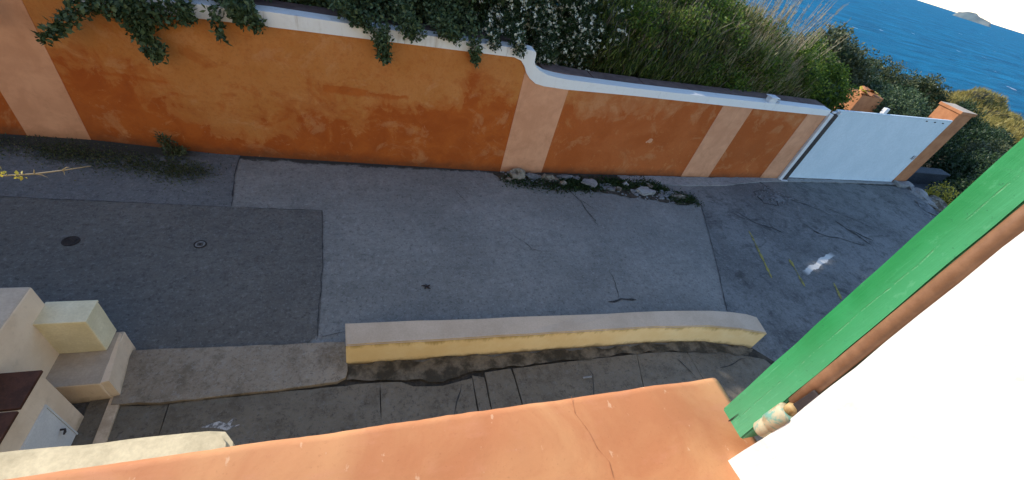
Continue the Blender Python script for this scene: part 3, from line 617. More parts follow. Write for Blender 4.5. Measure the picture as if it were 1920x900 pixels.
# flaked patch of plaster on the wall, lighter than the paint
def flake(cx, cz, r, seed):
    n = 14; pts = [(cx+r*(1.2 if k % 3 else 0.8)*math.cos(k*2*math.pi/n)*(0.8+0.3*noise.noise(Vector((k, seed, 0)))), cz+0.8*r*math.sin(k*2*math.pi/n)*(0.9+0.4*noise.noise(Vector((k, seed, 5))))) for k in range(n)]
    vs = [(p[0], yw(p[0])-0.004, p[1]) for p in pts]+[(p[0], yw(p[0])+0.01, p[1]) for p in pts]
    fs = [tuple(range(n))]+[(k, (k+1) % n, n+(k+1) % n, n+k) for k in range(n)]
    mesh('plaster_patch', vs, fs, M['pilaster'], bw)
flake(6.5, 1.02, 0.085, 3); flake(6.42, 0.98, 0.035, 8)
cap = thing('coping_bracket', (9.62, 7.9, 2.28), 'small white bracket sitting on the wall coping where two lengths meet', 'bracket')
box('bracket_block', 9.50, 9.72, 7.84, 8.0, 2.275, 2.40, M['postwhite'], cap, 0.015); box('bracket_arm', 9.72, 9.90, 7.88, 7.94, 2.275, 2.32, M['steel'], cap, 0.008); box('bracket_cap', 9.47, 9.75, 7.81, 8.03, 2.40, 2.425, M['postwhite'], cap, 0.008)

# ------------------------------------------------------------------ sliding gate and pillars
gt = thing('sliding_gate', (15, 8.1, 0), 'large plain white sliding gate standing between the orange wall and the orange pillar', 'gate')
gy = interp([(12.25, 8.06), (17.85, 8.26)]); gz = interp([(12.25, 2.285), (17.85, 2.44)])
def gate_piece(name, x0, x1, dy0, dy1, z0, z1, mt, parent=gt, bev=0.004):
    f0 = z0 if callable(z0) else (lambda x: z0); f1 = z1 if callable(z1) else (lambda x: z1)
    bm = bmesh.new(); vs = []
    for q in (x0, x1):
        for (dy, zz) in ((dy0, f0(q)), (dy0, f1(q)), (dy1, f1(q)), (dy1, f0(q))): vs.append(bm.verts.new((q, gy(q)+dy, zz)))
    for f in ((0, 1, 2, 3), (7, 6, 5, 4), (0, 4, 5, 1), (1, 5, 6, 2), (2, 6, 7, 3), (3, 7, 4, 0)): bm.faces.new([vs[i] for i in f])
    if bev: bmesh.ops.bevel(bm, geom=bm.edges[:], offset=bev, segments=1, affect='EDGES')
    return from_bm(name, bm, mt, parent)
gate_piece('gate_panel', 12.32, 17.80, 0.0, 0.03, 0.06, lambda x: gz(x)-0.03, M['gate'])
gate_piece('top_rail', 12.30, 17.82, -0.008, 0.045, lambda x: gz(x)-0.045, gz, M['gate'])
gate_piece('bottom_rail', 12.30, 17.82, -0.010, 0.045, 0.03, 0.075, M['gate'])
gate_piece('end_stile', 17.76, 17.84, -0.006, 0.05, 0.03, lambda x: gz(x)-0.05, M['gate'])
gate_piece('lead_stile', 12.28, 12.36, -0.006, 0.05, 0.03, lambda x: gz(x)-0.05, M['gate'])
for q in (16.5, 16.95, 17.4): gate_piece('bolt_plate', q, q+0.07, -0.02, 0.0, 2.30, 2.33, M['dark'], bev=0.003)
gate_piece('lock', 17.62, 17.76, -0.03, -0.005, 0.98, 1.12, M['steel']); gate_piece('guide_bracket', 14.35, 14.5, 0.05, 0.16, 2.2, lambda x: gz(x)+0.14, M['postwhite'])
gate_piece('ground_track', 7.2, 18.0, 0.0, 0.05, 0.006, 0.026, M['steel'])
gp = thing('gate_post', (12.17, 8.0, 0), 'slim white guide post with a dark slot, at the left end of the gate', 'post')
box('post', 11.95, 12.085, 7.92, 8.04, 0, 2.19, M['postwhite'], gp, 0.006); box('slot', 12.09, 12.262, 7.915, 8.05, 0, 2.19, M['dark'], gp, 0.002)
box('top_arm', 12.06, 12.42, 7.96, 8.01, 2.202, 2.25, M['postwhite'], gp, 0.006); box('foot_plate', 12.0, 12.26, 7.85, 7.985, 0.012, 0.028, M['postwhite'], gp, 0.003)
box('roller', 12.18, 12.28, 7.93, 7.958, 2.20, 2.30, M['steel'], gp, 0.01)
pr = thing('gate_pillar', (18.25, 8.5, 0), 'orange plastered gate pillar with a slab on top, at the right end of the white gate', 'pillar')
box('shaft', 17.88, 18.62, 8.27, 8.95, -0.6, 2.66, M['orange'], pr, 0.02, 2, 0.015, 2)
box('capstone', 17.84, 18.66, 8.23, 8.99, 2.66, 2.76, [M['creamtop'], M['orange']], pr, 0.015, 1, 0.012, 4, top_mat=0, side_mat=1)
box('footing', 17.9, 18.7, 7.95, 8.26, -0.6, 0.10, M['concrete'], pr, 0.04, 2, 0.05, 3)
pb = thing('ruined_pillar', (15.6, 9.8, 0), 'orange block pillar behind the white gate, with broken roof tiles on its top', 'pillar')
box('shaft', 15.2, 16.3, 9.6, 10.2, -0.2, 2.35, M['orange'], pb, 0.02, 2, 0.02, 2)
for k in range(14):
    x0, y0 = random.uniform(15.2, 16.0), random.uniform(9.58, 10.0)
    vs = []; a = random.uniform(0, 3); tl = random.uniform(-.3, .3)
    for i in range(5):
        th = math.pi*i/4
        for e in (-0.16, 0.16):
            u, v, w = e, 0.08*math.cos(th), 0.05*math.sin(th)+e*tl
            vs.append((x0+u*math.cos(a)-v*math.sin(a), y0+u*math.sin(a)+v*math.cos(a), 2.37+0.02*(k % 4)+abs(0.16*tl)+w))
    mesh('broken_tile', vs, [(2*i, 2*i+2, 2*i+3, 2*i+1) for i in range(4)], M['orange'] if k % 3 else M['leaf_yellow'], pb)

# low concrete wall below the road edge, rocky verge
lc = thing('concrete_wall', (22.5, 9.0, -1.5), 'low grey concrete wall in the shade below the orange gate pillar', 'wall')
box('wall_body', 20.2, 24.0, 9.6, 10.0, -2.5, -0.28, M['shadeconcrete'], lc, 0.02, 2, 0.02, 2); box('wall_cap', 20.15, 24.05, 9.55, 10.05, -0.28, -0.20, M['shadeconcrete'], lc, 0.02)
box('ramp', 19.0, 24.0, 8.9, 9.6, -2.5, -0.75, M['shadeconcrete'], lc, 0.03, 2, 0.03, 2)
def rock(name, c, s, mt, seed, parent=None, sub=2, flat=1.0):
    bm = bmesh.new(); bmesh.ops.create_icosphere(bm, subdivisions=sub, radius=1)
    for v in bm.verts:
        d = v.co.normalized(); k = 1+0.5*noise.noise(d*1.3+Vector((seed*3.1, seed, 0)))+0.34*noise.noise(d*3.1+Vector((seed, 2, seed)))
        v.co = Vector((d.x*s[0]*k+c[0], d.y*s[1]*k+c[1], d.z*s[2]*k+c[2]))
    return from_bm(name, bm, mt, parent)
G = 'rubble of the broken kerb'
rub = [((3.22, 7.33, 0.05), (0.22, 0.14, 0.14), 'rock', 'largest tan boulder, lying at the foot of the pale pilaster beside the coping step'),
       ((2.98, 7.17, 0.02), (0.08, 0.07, 0.05), 'rock', 'small dark stone left of the largest boulder by the orange wall'),
       ((3.58, 7.32, 0.02), (0.17, 0.12, 0.08), 'rockgrey', 'grey stone just right of the largest boulder at the pilaster foot'),
       ((3.95, 7.32, 0.02), (0.19, 0.10, 0.09), 'rock', 'tan stone at the right edge of the pale pilaster foot'),
       ((4.28, 7.12, 0.01), (0.14, 0.09, 0.08), 'rock', 'tan lump of rubble left of the dark mossy gap'),
       ((4.45, 7.40, 0.01), (0.24, 0.08, 0.07), 'rockgrey', 'flat grey stone pressed against the orange wall foot above the tan lump'),
       ((6.02, 7.20, 0.02), (0.09, 0.06, 0.07), 'concrete', 'small pale square stone by the dark moss'),
       ((7.45, 6.80, 0.0), (0.30, 0.15, 0.07), 'rock', 'brown crumbled stone at the right end of the broken kerb'),
       ((11.0, 6.95, -0.01), (0.26, 0.18, 0.05), 'rockgrey', 'loose stone in the broken asphalt hole in front of the gate post')]
def chunk(cx, cy, rx, ry, h, mt, sd0, lab):
    rr = random.Random(sd0); n = rr.randint(6, 8)
    pts = [(cx+rx*rr.uniform(.7, 1.15)*math.cos(2*math.pi*(k+rr.uniform(-.3, .3))/n), cy+ry*rr.uniform(.7, 1.15)*math.sin(2*math.pi*(k+rr.uniform(-.3, .3))/n)) for k in range(n)]
    bm = prism_bm(dense(pts, 0.05, 0.035, True, sd0), -0.02, h)
    for v in bm.verts:
        if v.co.z > 0: v.co += Vector((0, 0, (v.co.x-cx)*rr.choice((-.1, .08)) + 0.02*noise.noise(v.co*5)))
    rough_up(bm, 0.012, 9); tag(from_bm('stone', bm, M[mt]), lab, 'stone', G)
chunk(4.98, 7.14, 0.26, 0.15, 0.07, 'concrete', 3, 'broad pale slab of broken kerb, left one of the two large slabs in the moss')
chunk(5.45, 7.06, 0.24, 0.16, 0.055, 'kerbgrey', 4, 'dull grey slab of broken kerb touching the broad pale slab on its right')
chunk(6.50, 6.96, 0.30, 0.19, 0.075, 'concrete', 8, 'large pale kerb slab nearest the pale concrete strip, right one of the two large slabs')
chunk(6.98, 6.84, 0.20, 0.14, 0.05, 'kerbgrey', 6, 'grey kerb fragment between the right large slab and the brown crumbled stone')
WHERE = ['between the pilaster foot stones and the tan lump', 'against the wall above the broad slab', 'just right of the dull grey slab', 'left of the right large slab', 'by the wall above the right large slab', 'beside the brown crumbled stone']
for k, (cx, cy) in enumerate(((4.15, 7.3), (4.72, 7.36), (5.75, 7.0), (6.15, 6.95), (6.75, 7.2), (7.25, 6.95))): chunk(cx, cy, 0.10, 0.08, 0.05, 'kerbgrey' if k % 2 else 'rock', 20+k, 'small jagged chunk of broken kerb '+WHERE[k])
for i, (c, s, mt, lab) in enumerate(rub): tag(rock('stone', c, s, M[mt], i+1), lab, 'stone', G)
cs = bmesh.new()
me = None
strip = prism_bm(dense([(6.1, 7.36), (7.7, 7.30), (9.3, 7.42), (10.4, 7.62), (11.4, 7.78), (12.2, 7.86), (18.2, 8.14), (18.2, 8.27), (12.1, 8.03), (9, 7.78), (6.0, 7.60)], 0.12, 0.03, True, 13), 0.0, 0.022)
cs.free(); o = from_bm('concrete_strip', strip, M['concrete'], road)
def crumbs():
    bm = bmesh.new(); path = interp([(2.9, 7.2), (4.2, 7.05), (5.6, 6.95), (6.4, 6.8), (7.6, 6.65), (7.9, 6.7)])
    for k in range(420):
        x = random.uniform(2.8, 8.0) if k < 330 else random.gauss(11.0, 0.35); y = (path(x)+random.gauss(0.12, 0.17)) if k < 330 else random.gauss(7.0, 0.22)
        y = min(y, yw(x)-0.03); r = random.uniform(0.008, 0.035)*(1.6 if random.random() < .1 else 1)
        M4 = Matrix.Translation((x, y, 0.012)) @ Matrix.Rotation(random.uniform(0, 6), 4, 'Z') @ Matrix.Diagonal((r*random.uniform(.7, 1.5), r, r*0.7, 1))
        bmesh.ops.create_icosphere(bm, subdivisions=1, radius=1, matrix=M4)
    for v in bm.verts: v.co += noise.noise_vector(v.co*40)*0.006
    tag(from_bm('rubble_crumbs', bm, M['kerbgrey'], road), kind='stuff')
crumbs()
# rocky verge on the right road edge
verge = thing('rocky_verge', (17.8, 6.8, 0), 'rough grey concrete and rock rim where the road ends beside the drop', 'rocks')
rock('rim', (18.55, 7.55, -0.05), (0.35, 0.55, 0.16), M['concrete'], 31, verge, 3); rock('rim', (17.75, 6.85, -0.06), (0.35, 0.75, 0.13), M['rockgrey'], 32, verge, 3)
rock('boulder', (19.0, 7.1, -0.3), (0.5, 0.6, 0.35), M['rock'], 33, verge, 3); rock('boulder', (18.0, 6.2, -0.25), (0.5, 0.6, 0.3), M['rock'], 34, verge, 3); rock('rim', (17.2, 5.8, -0.06), (0.3, 0.6, 0.12), M['rockgrey'], 35, verge, 3)

# ------------------------------------------------------------------ small litter
tag(box('litter_stick', 2.88, 3.02, 2.36, 2.385, 0.035, 0.05, M['concrete'], None, 0.004), 'small pale scrap of wood lying on the pavement by the low wall', 'litter')
lf = bmesh.new()
for a, L_ in ((0.2, 0.07), (1.5, 0.05), (2.6, 0.08), (3.9, 0.06), (5.3, 0.075)):
    tube_bm(lf, [(0.87, 4.18, 0.014), (0.87+0.5*L_*math.cos(a), 4.18+0.5*L_*math.sin(a), 0.022), (0.87+L_*math.cos(a+.3), 4.18+L_*math.sin(a+.3), 0.014)], [0.014, 0.011, 0.005], 5)
tag(from_bm('dead_sprig', lf, M['dark'], None), 'small dark star shaped dead sprig lying alone on the grey asphalt', 'plant debris')

# ------------------------------------------------------------------ foliage
GAP_A, GAP_B, GAP_R = np.array([9.34, 4.20]), np.array([10.45, 4.58]), 0.085
S = np.array(SUN)
def not_in_gap(P):                               # leaves cut out along the sun direction to throw one fleck on the road
    g = P[:, :2]-S[None, :2]/S[2]*P[:, 2:3]
    ab = GAP_B-GAP_A; t = np.clip(((g-GAP_A) @ ab)/(ab @ ab), 0, 1); d = np.linalg.norm(g-GAP_A-t[:, None]*ab, axis=1)
    return d > GAP_R*(0.75+0.5*np.abs(np.sin(g[:, 0]*5)))
def leaves(name, P, mt, parent, L=0.06, W=0.035, nrm=None, up=0.4, kind=None, axis=None, jit=0.8, clip_wall=True):
    n = len(P)
    if axis is None: ax = rng.normal(size=(n, 3))
    else: ax = np.asarray(axis)[None]*1.0 + rng.normal(size=(n, 3))*jit
    ax /= np.linalg.norm(ax, axis=1)[:, None]
    if clip_wall:
        ok = not_in_gap(P) & not_in_gap(P+ax*L*0.6) & not_in_gap(P+ax*L*1.2); P = P[ok]; ax = ax[ok]; n = len(P)
    nn = rng.normal(size=(n, 3)); nn[:, 2] += up; nn[:, 1] -= up*0.4
    sd_ = np.cross(ax, nn); sd_ /= np.linalg.norm(sd_, axis=1)[:, None]+1e-9
    nn = np.cross(sd_, ax)
    l = L*rng.uniform(0.6, 1.35, n)[:, None]; w = W*rng.uniform(0.7, 1.3, n)[:, None]
    V = np.empty((n, 4, 3)); V[:, 0] = P; V[:, 1] = P+ax*l*0.5+sd_*w*0.5+nn*w*0.18; V[:, 2] = P+ax*l; V[:, 3] = P+ax*l*0.5-sd_*w*0.5+nn*w*0.18
    me = bpy.data.meshes.new(name); me.vertices.add(4*n); me.vertices.foreach_set('co', V.reshape(-1))
    idx = (np.arange(n)[:, None]*4+np.array([0, 1, 2, 0, 2, 3])[None]).reshape(-1).astype(np.int32)
    me.loops.add(6*n); me.loops.foreach_set('vertex_index', idx)
    me.polygons.add(2*n); me.polygons.foreach_set('loop_start', np.arange(0, 6*n, 3, dtype=np.int32)); me.polygons.foreach_set('loop_total', np.full(2*n, 3, np.int32))
    me.update(calc_edges=True); me.validate()
    o = link(name, me, mt, parent)
    if kind: o['kind'] = kind
    return o
def clumps(ell, per_m2=7, r=(0.16, 0.34)):
    """sub-clump centres on the skin of ellipsoids (cx,cy,cz,rx,ry,rz)"""
    C, Rr = [], []
    for (cx, cy, cz, rx, ry, rz) in ell:
        k = int(per_m2*4*((rx*ry)**.8/1+(rx*rz)**.8+(ry*rz)**.8)); d = rng.normal(size=(k, 3)); d /= np.linalg.norm(d, axis=1)[:, None]
        q = rng.uniform(0.72, 1.04, k)[:, None]
        C.append(np.array([cx, cy, cz])+d*q*np.array([rx, ry, rz])); Rr.append(rng.uniform(*r, k))
    C = np.concatenate(C); Rr = np.concatenate(Rr); return C, Rr
def puff(C, Rr, per):
    k = rng.poisson(per*(Rr/Rr.mean())**2); i = np.repeat(np.arange(len(C)), k); d = rng.normal(size=(len(i), 3)); d /= np.linalg.norm(d, axis=1)[:, None]
    return C[i]+d*(Rr[i]*rng.uniform(0.35, 1.0, len(i))**0.6)[:, None]
def inner(ell, per):
    out = []
    for (cx, cy, cz, rx, ry, rz) in ell:
        k = int(per*rx*ry*rz*4.2); d = rng.normal(size=(k, 3)); d /= np.linalg.norm(d, axis=1)[:, None]
        out.append(np.array([cx, cy, cz])+d*(rng.uniform(0, 1, k)**0.45*0.86)[:, None]*np.array([rx, ry, rz]))
    return np.concatenate(out)
def stems(name, root, ell, parent, n=7, r=0.03):
    bm = bmesh.new()
    for k in range(n):
        e = ell[k % len(ell)]; tgt = Vector(e[:3])+Vector((random.uniform(-.6, .6)*e[3], random.uniform(-.6, .6)*e[4], random.uniform(0, .7)*e[5]))
        b = Vector(root)+Vector((random.uniform(-.15, .15), random.uniform(-.15, .15), 0)); mid = b.lerp(tgt, 0.5)+Vector((random.uniform(-.15, .15), random.uniform(-.1, .1), 0.15))
        tube_bm(bm, [b, mid, tgt], [r, r*0.7, r*0.25], 6)
    return from_bm(name, bm, M['bark'], parent, True)
def front(P):                                    # keep leaves off the wall body
    ok = ~((P[:, 1] < np.array([yw(x) for x in P[:, 0]])+0.62) & (P[:, 2] < np.array([zt(x) for x in P[:, 0]])+0.02))
    ok |= (P[:, 1] < np.array([yw(x) for x in P[:, 0]])-0.05)
    ok |= P[:, 0] > 12.3
    return P[ok]
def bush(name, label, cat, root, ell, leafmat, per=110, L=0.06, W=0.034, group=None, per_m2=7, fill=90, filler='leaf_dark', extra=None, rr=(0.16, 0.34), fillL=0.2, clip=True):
    t = thing(name, root, label, cat, group)
    C, Rr = clumps(ell, per_m2, rr); P = puff(C, Rr, per)
    if extra is not None: P = np.concatenate([P, extra])
    if clip: P = front(P)
    leaves('crown', P, M[leafmat], t, L, W)
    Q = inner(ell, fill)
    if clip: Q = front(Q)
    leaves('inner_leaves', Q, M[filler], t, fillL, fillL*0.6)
    stems('stem', root, ell, t)
    return t, C, Rr
def trail(pts, r0, r1, n):
    """leaves along a drooping branch"""
    pts = np.array(pts); u = rng.uniform(0, 1, n); s = u*(len(pts)-1); i = np.minimum(s.astype(int), len(pts)-2); f = (s-i)[:, None]
    c = pts[i]*(1-f)+pts[i+1]*f; d = rng.normal(size=(n, 3)); d /= np.linalg.norm(d, axis=1)[:, None]
    return c+d*((r0+(r1-r0)*u)*rng.uniform(0.2, 1, n)**.5)[:, None]

# hedge out of the left edge of the frame: it throws the shade that covers the left of the road
bush('added_shade_tree', 'dense evergreen tree behind the orange wall, beyond the left end of the view', 'tree', (-11.5, 9.8, 0.2),
     [(-12.4, 9.8, 3.8, 1.6, 1.3, 2.8), (-10.2, 9.9, 3.9, 1.6, 1.3, 2.8), (-8.2, 9.8, 3.9, 1.5, 1.2, 2.7)], 'leaf_dark', per=60, L=0.12, W=0.07, per_m2=4, fill=190, fillL=0.30)
bush('added_shade_tree', 'dense evergreen tree added to block sun leaks, standing behind the grey green hanging shrub, mostly above the view', 'tree', (-4.5, 11.0, 0.2),
     [(-7.0, 10.9, 4.8, 1.5, 0.9, 2.2), (-4.9, 11.0, 4.9, 1.5, 0.9, 2.2), (-2.8, 11.0, 4.9, 1.5, 0.9, 2.2)], 'leaf_dark', per=60, L=0.12, W=0.07, per_m2=4, fill=170, fillL=0.30)  # tree added to stop sun leaking onto the street
bush('added_shade_tree', 'dense evergreen tree added to block sun leaks, standing behind the white flowered shrub, mostly above the view', 'tree', (1.0, 11.0, 0.2),
     [(-0.6, 11.0, 4.8, 1.5, 0.9, 2.1), (1.6, 11.0, 4.5, 1.5, 0.9, 1.9)], 'leaf_dark', per=60, L=0.12, W=0.07, per_m2=4, fill=170, fillL=0.30)  # crown added above the view to keep sun off road and low wall
# a: grey-green shrub hanging over the coping at the left
ex = np.concatenate([trail([(-4.9, 7.9, 2.45), (-4.85, 7.5, 2.2), (-4.85, 7.42, 1.95)], .16, .08, 200),
                     trail([(-3.2, 7.9, 2.75), (-3.6, 7.45, 2.42), (-3.9, 7.35, 2.10), (-4.2, 7.3, 1.84)], .22, .07, 620),
                     trail([(-3.9, 7.9, 2.75), (-3.5, 7.45, 2.5), (-3.1, 7.40, 2.32), (-2.7, 7.4, 2.42)], .30, .20, 1500),
                     trail([(-3.2, 7.9, 2.7), (-3.1, 7.4, 2.3), (-3.05, 7.33, 2.05)], .25, .12, 500), trail([(-3.1, 7.4, 2.3), (-2.98, 7.33, 1.95), (-2.95, 7.3, 1.80)], .16, .13, 420),
                     trail([(-2.7, 7.9, 2.8), (-2.5, 7.4, 2.55), (-2.42, 7.33, 2.38)], .22, .10, 500),
                     trail([(-2.1, 7.9, 2.8), (-2.12, 7.4, 2.55), (-2.08, 7.35, 2.32), (-2.06, 7.35, 2.16)], .10, .06, 190),
                     trail([(-1.9, 7.9, 2.85), (-1.70, 7.4, 2.65), (-1.55, 7.35, 2.40)], .24, .09, 520), trail([(-2.2, 7.9, 2.8), (-1.85, 7.42, 2.62), (-1.75, 7.4, 2.45)], .2, .10, 420)])
a_e = [(-6.0, 9.5, 3.2, 1.3, 1.2, 2.1), (-4.0, 9.3, 3.4, 1.4, 1.2, 1.9), (-2.3, 9.4, 3.5, 1.3, 1.2, 1.8), (-3.3, 8.4, 3.0, 1.5, 0.75, 0.8), (-1.9, 8.6, 3.05, 1.0, 0.7, .75), (-0.9, 9.0, 2.9, 0.9, 0.7, .8), (-1.4, 8.7, 2.35, 1.6, 0.55, 0.6)]
bush('hanging_shrub', 'grey green shrub spilling over the white coping, hanging lowest near the top left', 'shrub', (-3.5, 9.3, 0.2), a_e, 'leaf_grey', per=95, L=0.085, W=0.05, extra=ex)
# b: darker shrub in the middle
ex = np.concatenate([trail([(0.05, 8.0, 2.9), (0.15, 7.4, 2.72), (0.25, 7.3, 2.50), (0.28, 7.3, 2.20)], .28, .08, 900), trail([(0.5, 8.0, 2.95), (0.6, 7.45, 2.78), (0.8, 7.4, 2.70)], .26, .16, 800),
                     trail([(1.1, 8, 2.95), (1.2, 7.45, 2.85), (1.45, 7.4, 2.74)], .25, .14, 800), trail([(1.6, 8, 2.95), (1.75, 7.45, 2.80), (1.80, 7.38, 2.55), (1.82, 7.36, 2.36)], .2, .06, 480), trail([(-0.5, 8, 2.9), (-0.4, 7.6, 2.85), (-0.1, 7.45, 2.74)], .2, .14, 450), trail([(-0.3, 7.5, 2.75), (0.0, 7.42, 2.66)], .12, .1, 220)])
b_e = [(-0.3, 9.5, 3.7, 1.3, 1.2, 1.6), (1.3, 9.5, 3.7, 1.2, 1.2, 1.6), (0.2, 8.55, 3.2, 1.0, 0.7, 0.7), (1.4, 8.5, 3.2, 0.9, 0.65, 0.65), (0.8, 8.7, 2.4, 1.7, 0.6, 0.6)]
bush('hanging_shrub', 'dark green shrub with three clumps drooping over the middle of the white coping', 'shrub', (0.5, 9.3, 0.2), b_e, 'leaf_grey', per=100, L=0.075, W=0.044, extra=ex)
# c: white flowered shrub at the coping step
ex = np.concatenate([trail([(2.4, 8.0, 3.0), (2.55, 7.5, 2.85), (2.62, 7.4, 2.66)], .25, .12, 1000), trail([(2.0, 8.0, 3.0), (2.1, 7.5, 2.8), (2.15, 7.42, 2.68)], .2, .1, 700), trail([(3.3, 8.2, 2.9), (3.35, 8.1, 2.6), (3.4, 8.1, 2.4)], .35, .2, 1200)])
c_e = [(2.4, 9.1, 3.7, 0.95, 1.0, 1.2), (3.7, 9.2, 3.5, 0.95, 1.0, 1.3), (2.7, 8.5, 3.2, 0.7, 0.6, 0.6), (3.7, 8.75, 2.9, 0.8, 0.55, 0.7), (4.6, 9.1, 3.0, 0.7, 0.8, 0.9), (3.8, 8.9, 2.2, 1.1, 0.62, 0.75), (2.3, 8.9, 2.5, 0.8, 0.6, 0.7)]
t, C, Rr = bush('flowering_shrub', 'dark leaved shrub dotted with small white flowers, above the step in the coping', 'shrub', (3.2, 9.3, 0.2), c_e, 'leaf_dark', per=130, L=0.05, W=0.03, extra=ex)
fc = puff(C, Rr*1.08, 5.5); fc = front(np.concatenate([fc, ex[::40]])); P = np.repeat(fc, 5, axis=0)+rng.normal(size=(len(fc)*5, 3))*0.008
tag(leaves('flowers', P, M['petal'], t, 0.055, 0.05), kind='stuff')
# d: upright rosemary-like hedge with dry grey twigs
def upright(name, label, cat, root, ell, n_green, n_dry, Lg=0.16, Ld=0.42, lean=(0.15, 0, 1), mats=('sprig', 'dry'), group=None, fill=70, clip=True):
    t = thing(name, root, label, cat, group)
    C, Rr = clumps(ell, 6, (0.18, 0.4)); P = puff(C, Rr, n_green)
    if clip: P = front(P)
    leaves('sprigs', P, M[mats[0]], t, Lg, 0.026, axis=lean, jit=0.32)
    Q = puff(C, Rr, n_dry); Q = front(Q) if clip else Q
    leaves('dry_stalks', Q, M[mats[1]], t, Ld, 0.011, axis=lean, jit=0.25)
    Q = inner(ell, fill); Q = front(Q) if clip else Q
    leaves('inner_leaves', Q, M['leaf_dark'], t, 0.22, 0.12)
    stems('stem', root, ell, t); return t
upright('upright_shrub', 'tall dark upright shrub of fine sprigs and grey twigs, behind the lower orange wall', 'shrub', (6.3, 9.4, 0.2),
        [(5.0, 9.3, 2.9, 0.9, 0.9, 1.1), (6.2, 9.25, 2.7, 1.0, 0.8, 1.0), (7.5, 9.3, 2.6, 1.0, 0.8, 1.0), (5.8, 8.95, 2.4, 1.4, 0.5, 0.7), (7.4, 9.0, 2.35, 1.4, 0.5, 0.7), (6.0, 10.5, 2.9, 1.2, 1.0, 0.85), (7.8, 10.5, 3.1, 1.2, 1.0, 0.85), (7.0, 11.8, 3.3, 1.5, 0.9, 0.85), (5.8, 9.05, 1.9, 1.5, 0.6, 0.8), (7.6, 9.15, 1.9, 1.5, 0.6, 0.8)], 98, 15, mats=('sprig', 'twig'))
upright('upright_shrub', 'olive upright shrub with pale dry stalks mixed in, right of the tall dark one', 'shrub', (9.6, 9.5, 0.2),
        [(8.9, 9.3, 2.8, 0.9, 0.8, 0.9), (9.9, 9.4, 2.65, 0.9, 0.75, 0.8), (9.2, 10.5, 3.05, 1.1, 0.9, 0.75), (8.7, 11.6, 3.2, 1.0, 0.8, 0.75), (9.3, 9.1, 2.4, 1.2, 0.5, .6), (9.6, 9.2, 1.8, 1.6, 0.55, .8), (10.8, 9.4, 2.1, 0.8, 0.6, 0.7), (11.2, 9.3, 1.9, 1.2, 0.55, 0.7)], 80, 22, mats=('sprig_light', 'dry'), fill=34)
bush('leafy_shrub', 'yellow green leafy shrub poking through the upright stalks near the dry grass', 'shrub', (8.6, 9.4, 0.2), [(8.3, 9.0, 3.2, 0.45, 0.4, 0.40), (9.4, 8.9, 2.9, 0.45, 0.35, 0.4), (7.0, 8.9, 3.3, 0.45, 0.3, 0.4), (6.0, 8.75, 2.6, 0.35, 0.25, 0.4), (9.0, 8.75, 2.35, 0.4, 0.25, 0.3), (7.9, 8.65, 2.6, 0.3, 0.2, 0.3), (5.6, 8.8, 3.2, 0.4, 0.3, 0.4), (10.2, 8.9, 2.65, 0.4, 0.3, 0.35), (8.5, 9.8, 3.65, 0.6, 0.5, 0.25), (7.3, 10.2, 3.75, 0.7, 0.5, 0.25), (9.9, 9.7, 3.3, 0.6, 0.5, 0.3)], 'leaf_bright', per=75, L=0.07, W=0.04, fill=5)
# e: dry plumes standing up against the sea
def plume(name, label, root, n, spread, h, group):
    t = thing(name, root, label, 'dry grass', group); bm = bmesh.new(); P = []
    for k in range(n):
        a = random.uniform(0, 6.28); q = random.uniform(0.2, 1); b = Vector(root)+Vector((0.25*q*math.cos(a), 0.25*q*math.sin(a), 0)); H = h*random.uniform(.75, 1.1)
        tip = b+Vector((spread*q*math.cos(a)+0.15, spread*q*math.sin(a), H)); mid = b.lerp(tip, .55)+Vector((0, 0, 0.1*H))
        tube_bm(bm, [b, mid, tip], [0.010, 0.008, 0.003], 4)
        for j in range(16):
            f = random.uniform(0.6, 1.0); c = mid.lerp(tip, (f-.55)/.45); P.append(c)
    from_bm('stalks', bm, M['dry'], t); P = np.array([tuple(p) for p in P])
    leaves('seed_heads', P, M['dry'], t, 0.10, 0.012, axis=(0.2, 0, 1), jit=0.45)
    return t
plume('dry_grass', 'pale dry grass plume rising against the blue sea, leftmost of the three', (9.7, 9.7, 1.9), 32, 0.6, 2.5, 'dry grass plumes against the sea')
plume('dry_grass', 'pale dry grass plume rising against the blue sea, middle one of the three', (10.7, 9.7, 1.7), 36, 0.75, 2.6, 'dry grass plumes against the sea')
plume('dry_grass', 'pale dry grass plume rising against the blue sea, rightmost and leaning furthest right', (11.6, 9.9, 1.6), 30, 0.8, 2.35, 'dry grass plumes against the sea')
# f: bright green shrub by the gate
bush('bright_shrub', 'bright green leafy shrub just behind the left end of the white gate', 'shrub', (12.6, 9.6, 0.2), [(11.6, 9.5, 2.4, 0.9, 0.75, 0.8), (12.8, 9.5, 2.35, 0.9, 0.75, 0.75), (13.7, 9.6, 2.15, 0.8, 0.7, 0.65), (12.3, 10.3, 2.7, 1, .7, .8)], 'leaf_bright', per=95, L=0.07, W=0.042, fill=80)
bush('pale_shrub', 'pale leaved shrub behind the white gate, right of the tile topped pillar', 'shrub', (16.3, 10.8, 0), [(16.9, 9.6, 2.05, 0.7, 0.6, 0.45), (17.6, 10.2, 1.9, 0.7, 0.6, 0.55)], 'leaf_grey', per=60, L=0.075, W=0.045, fill=60)
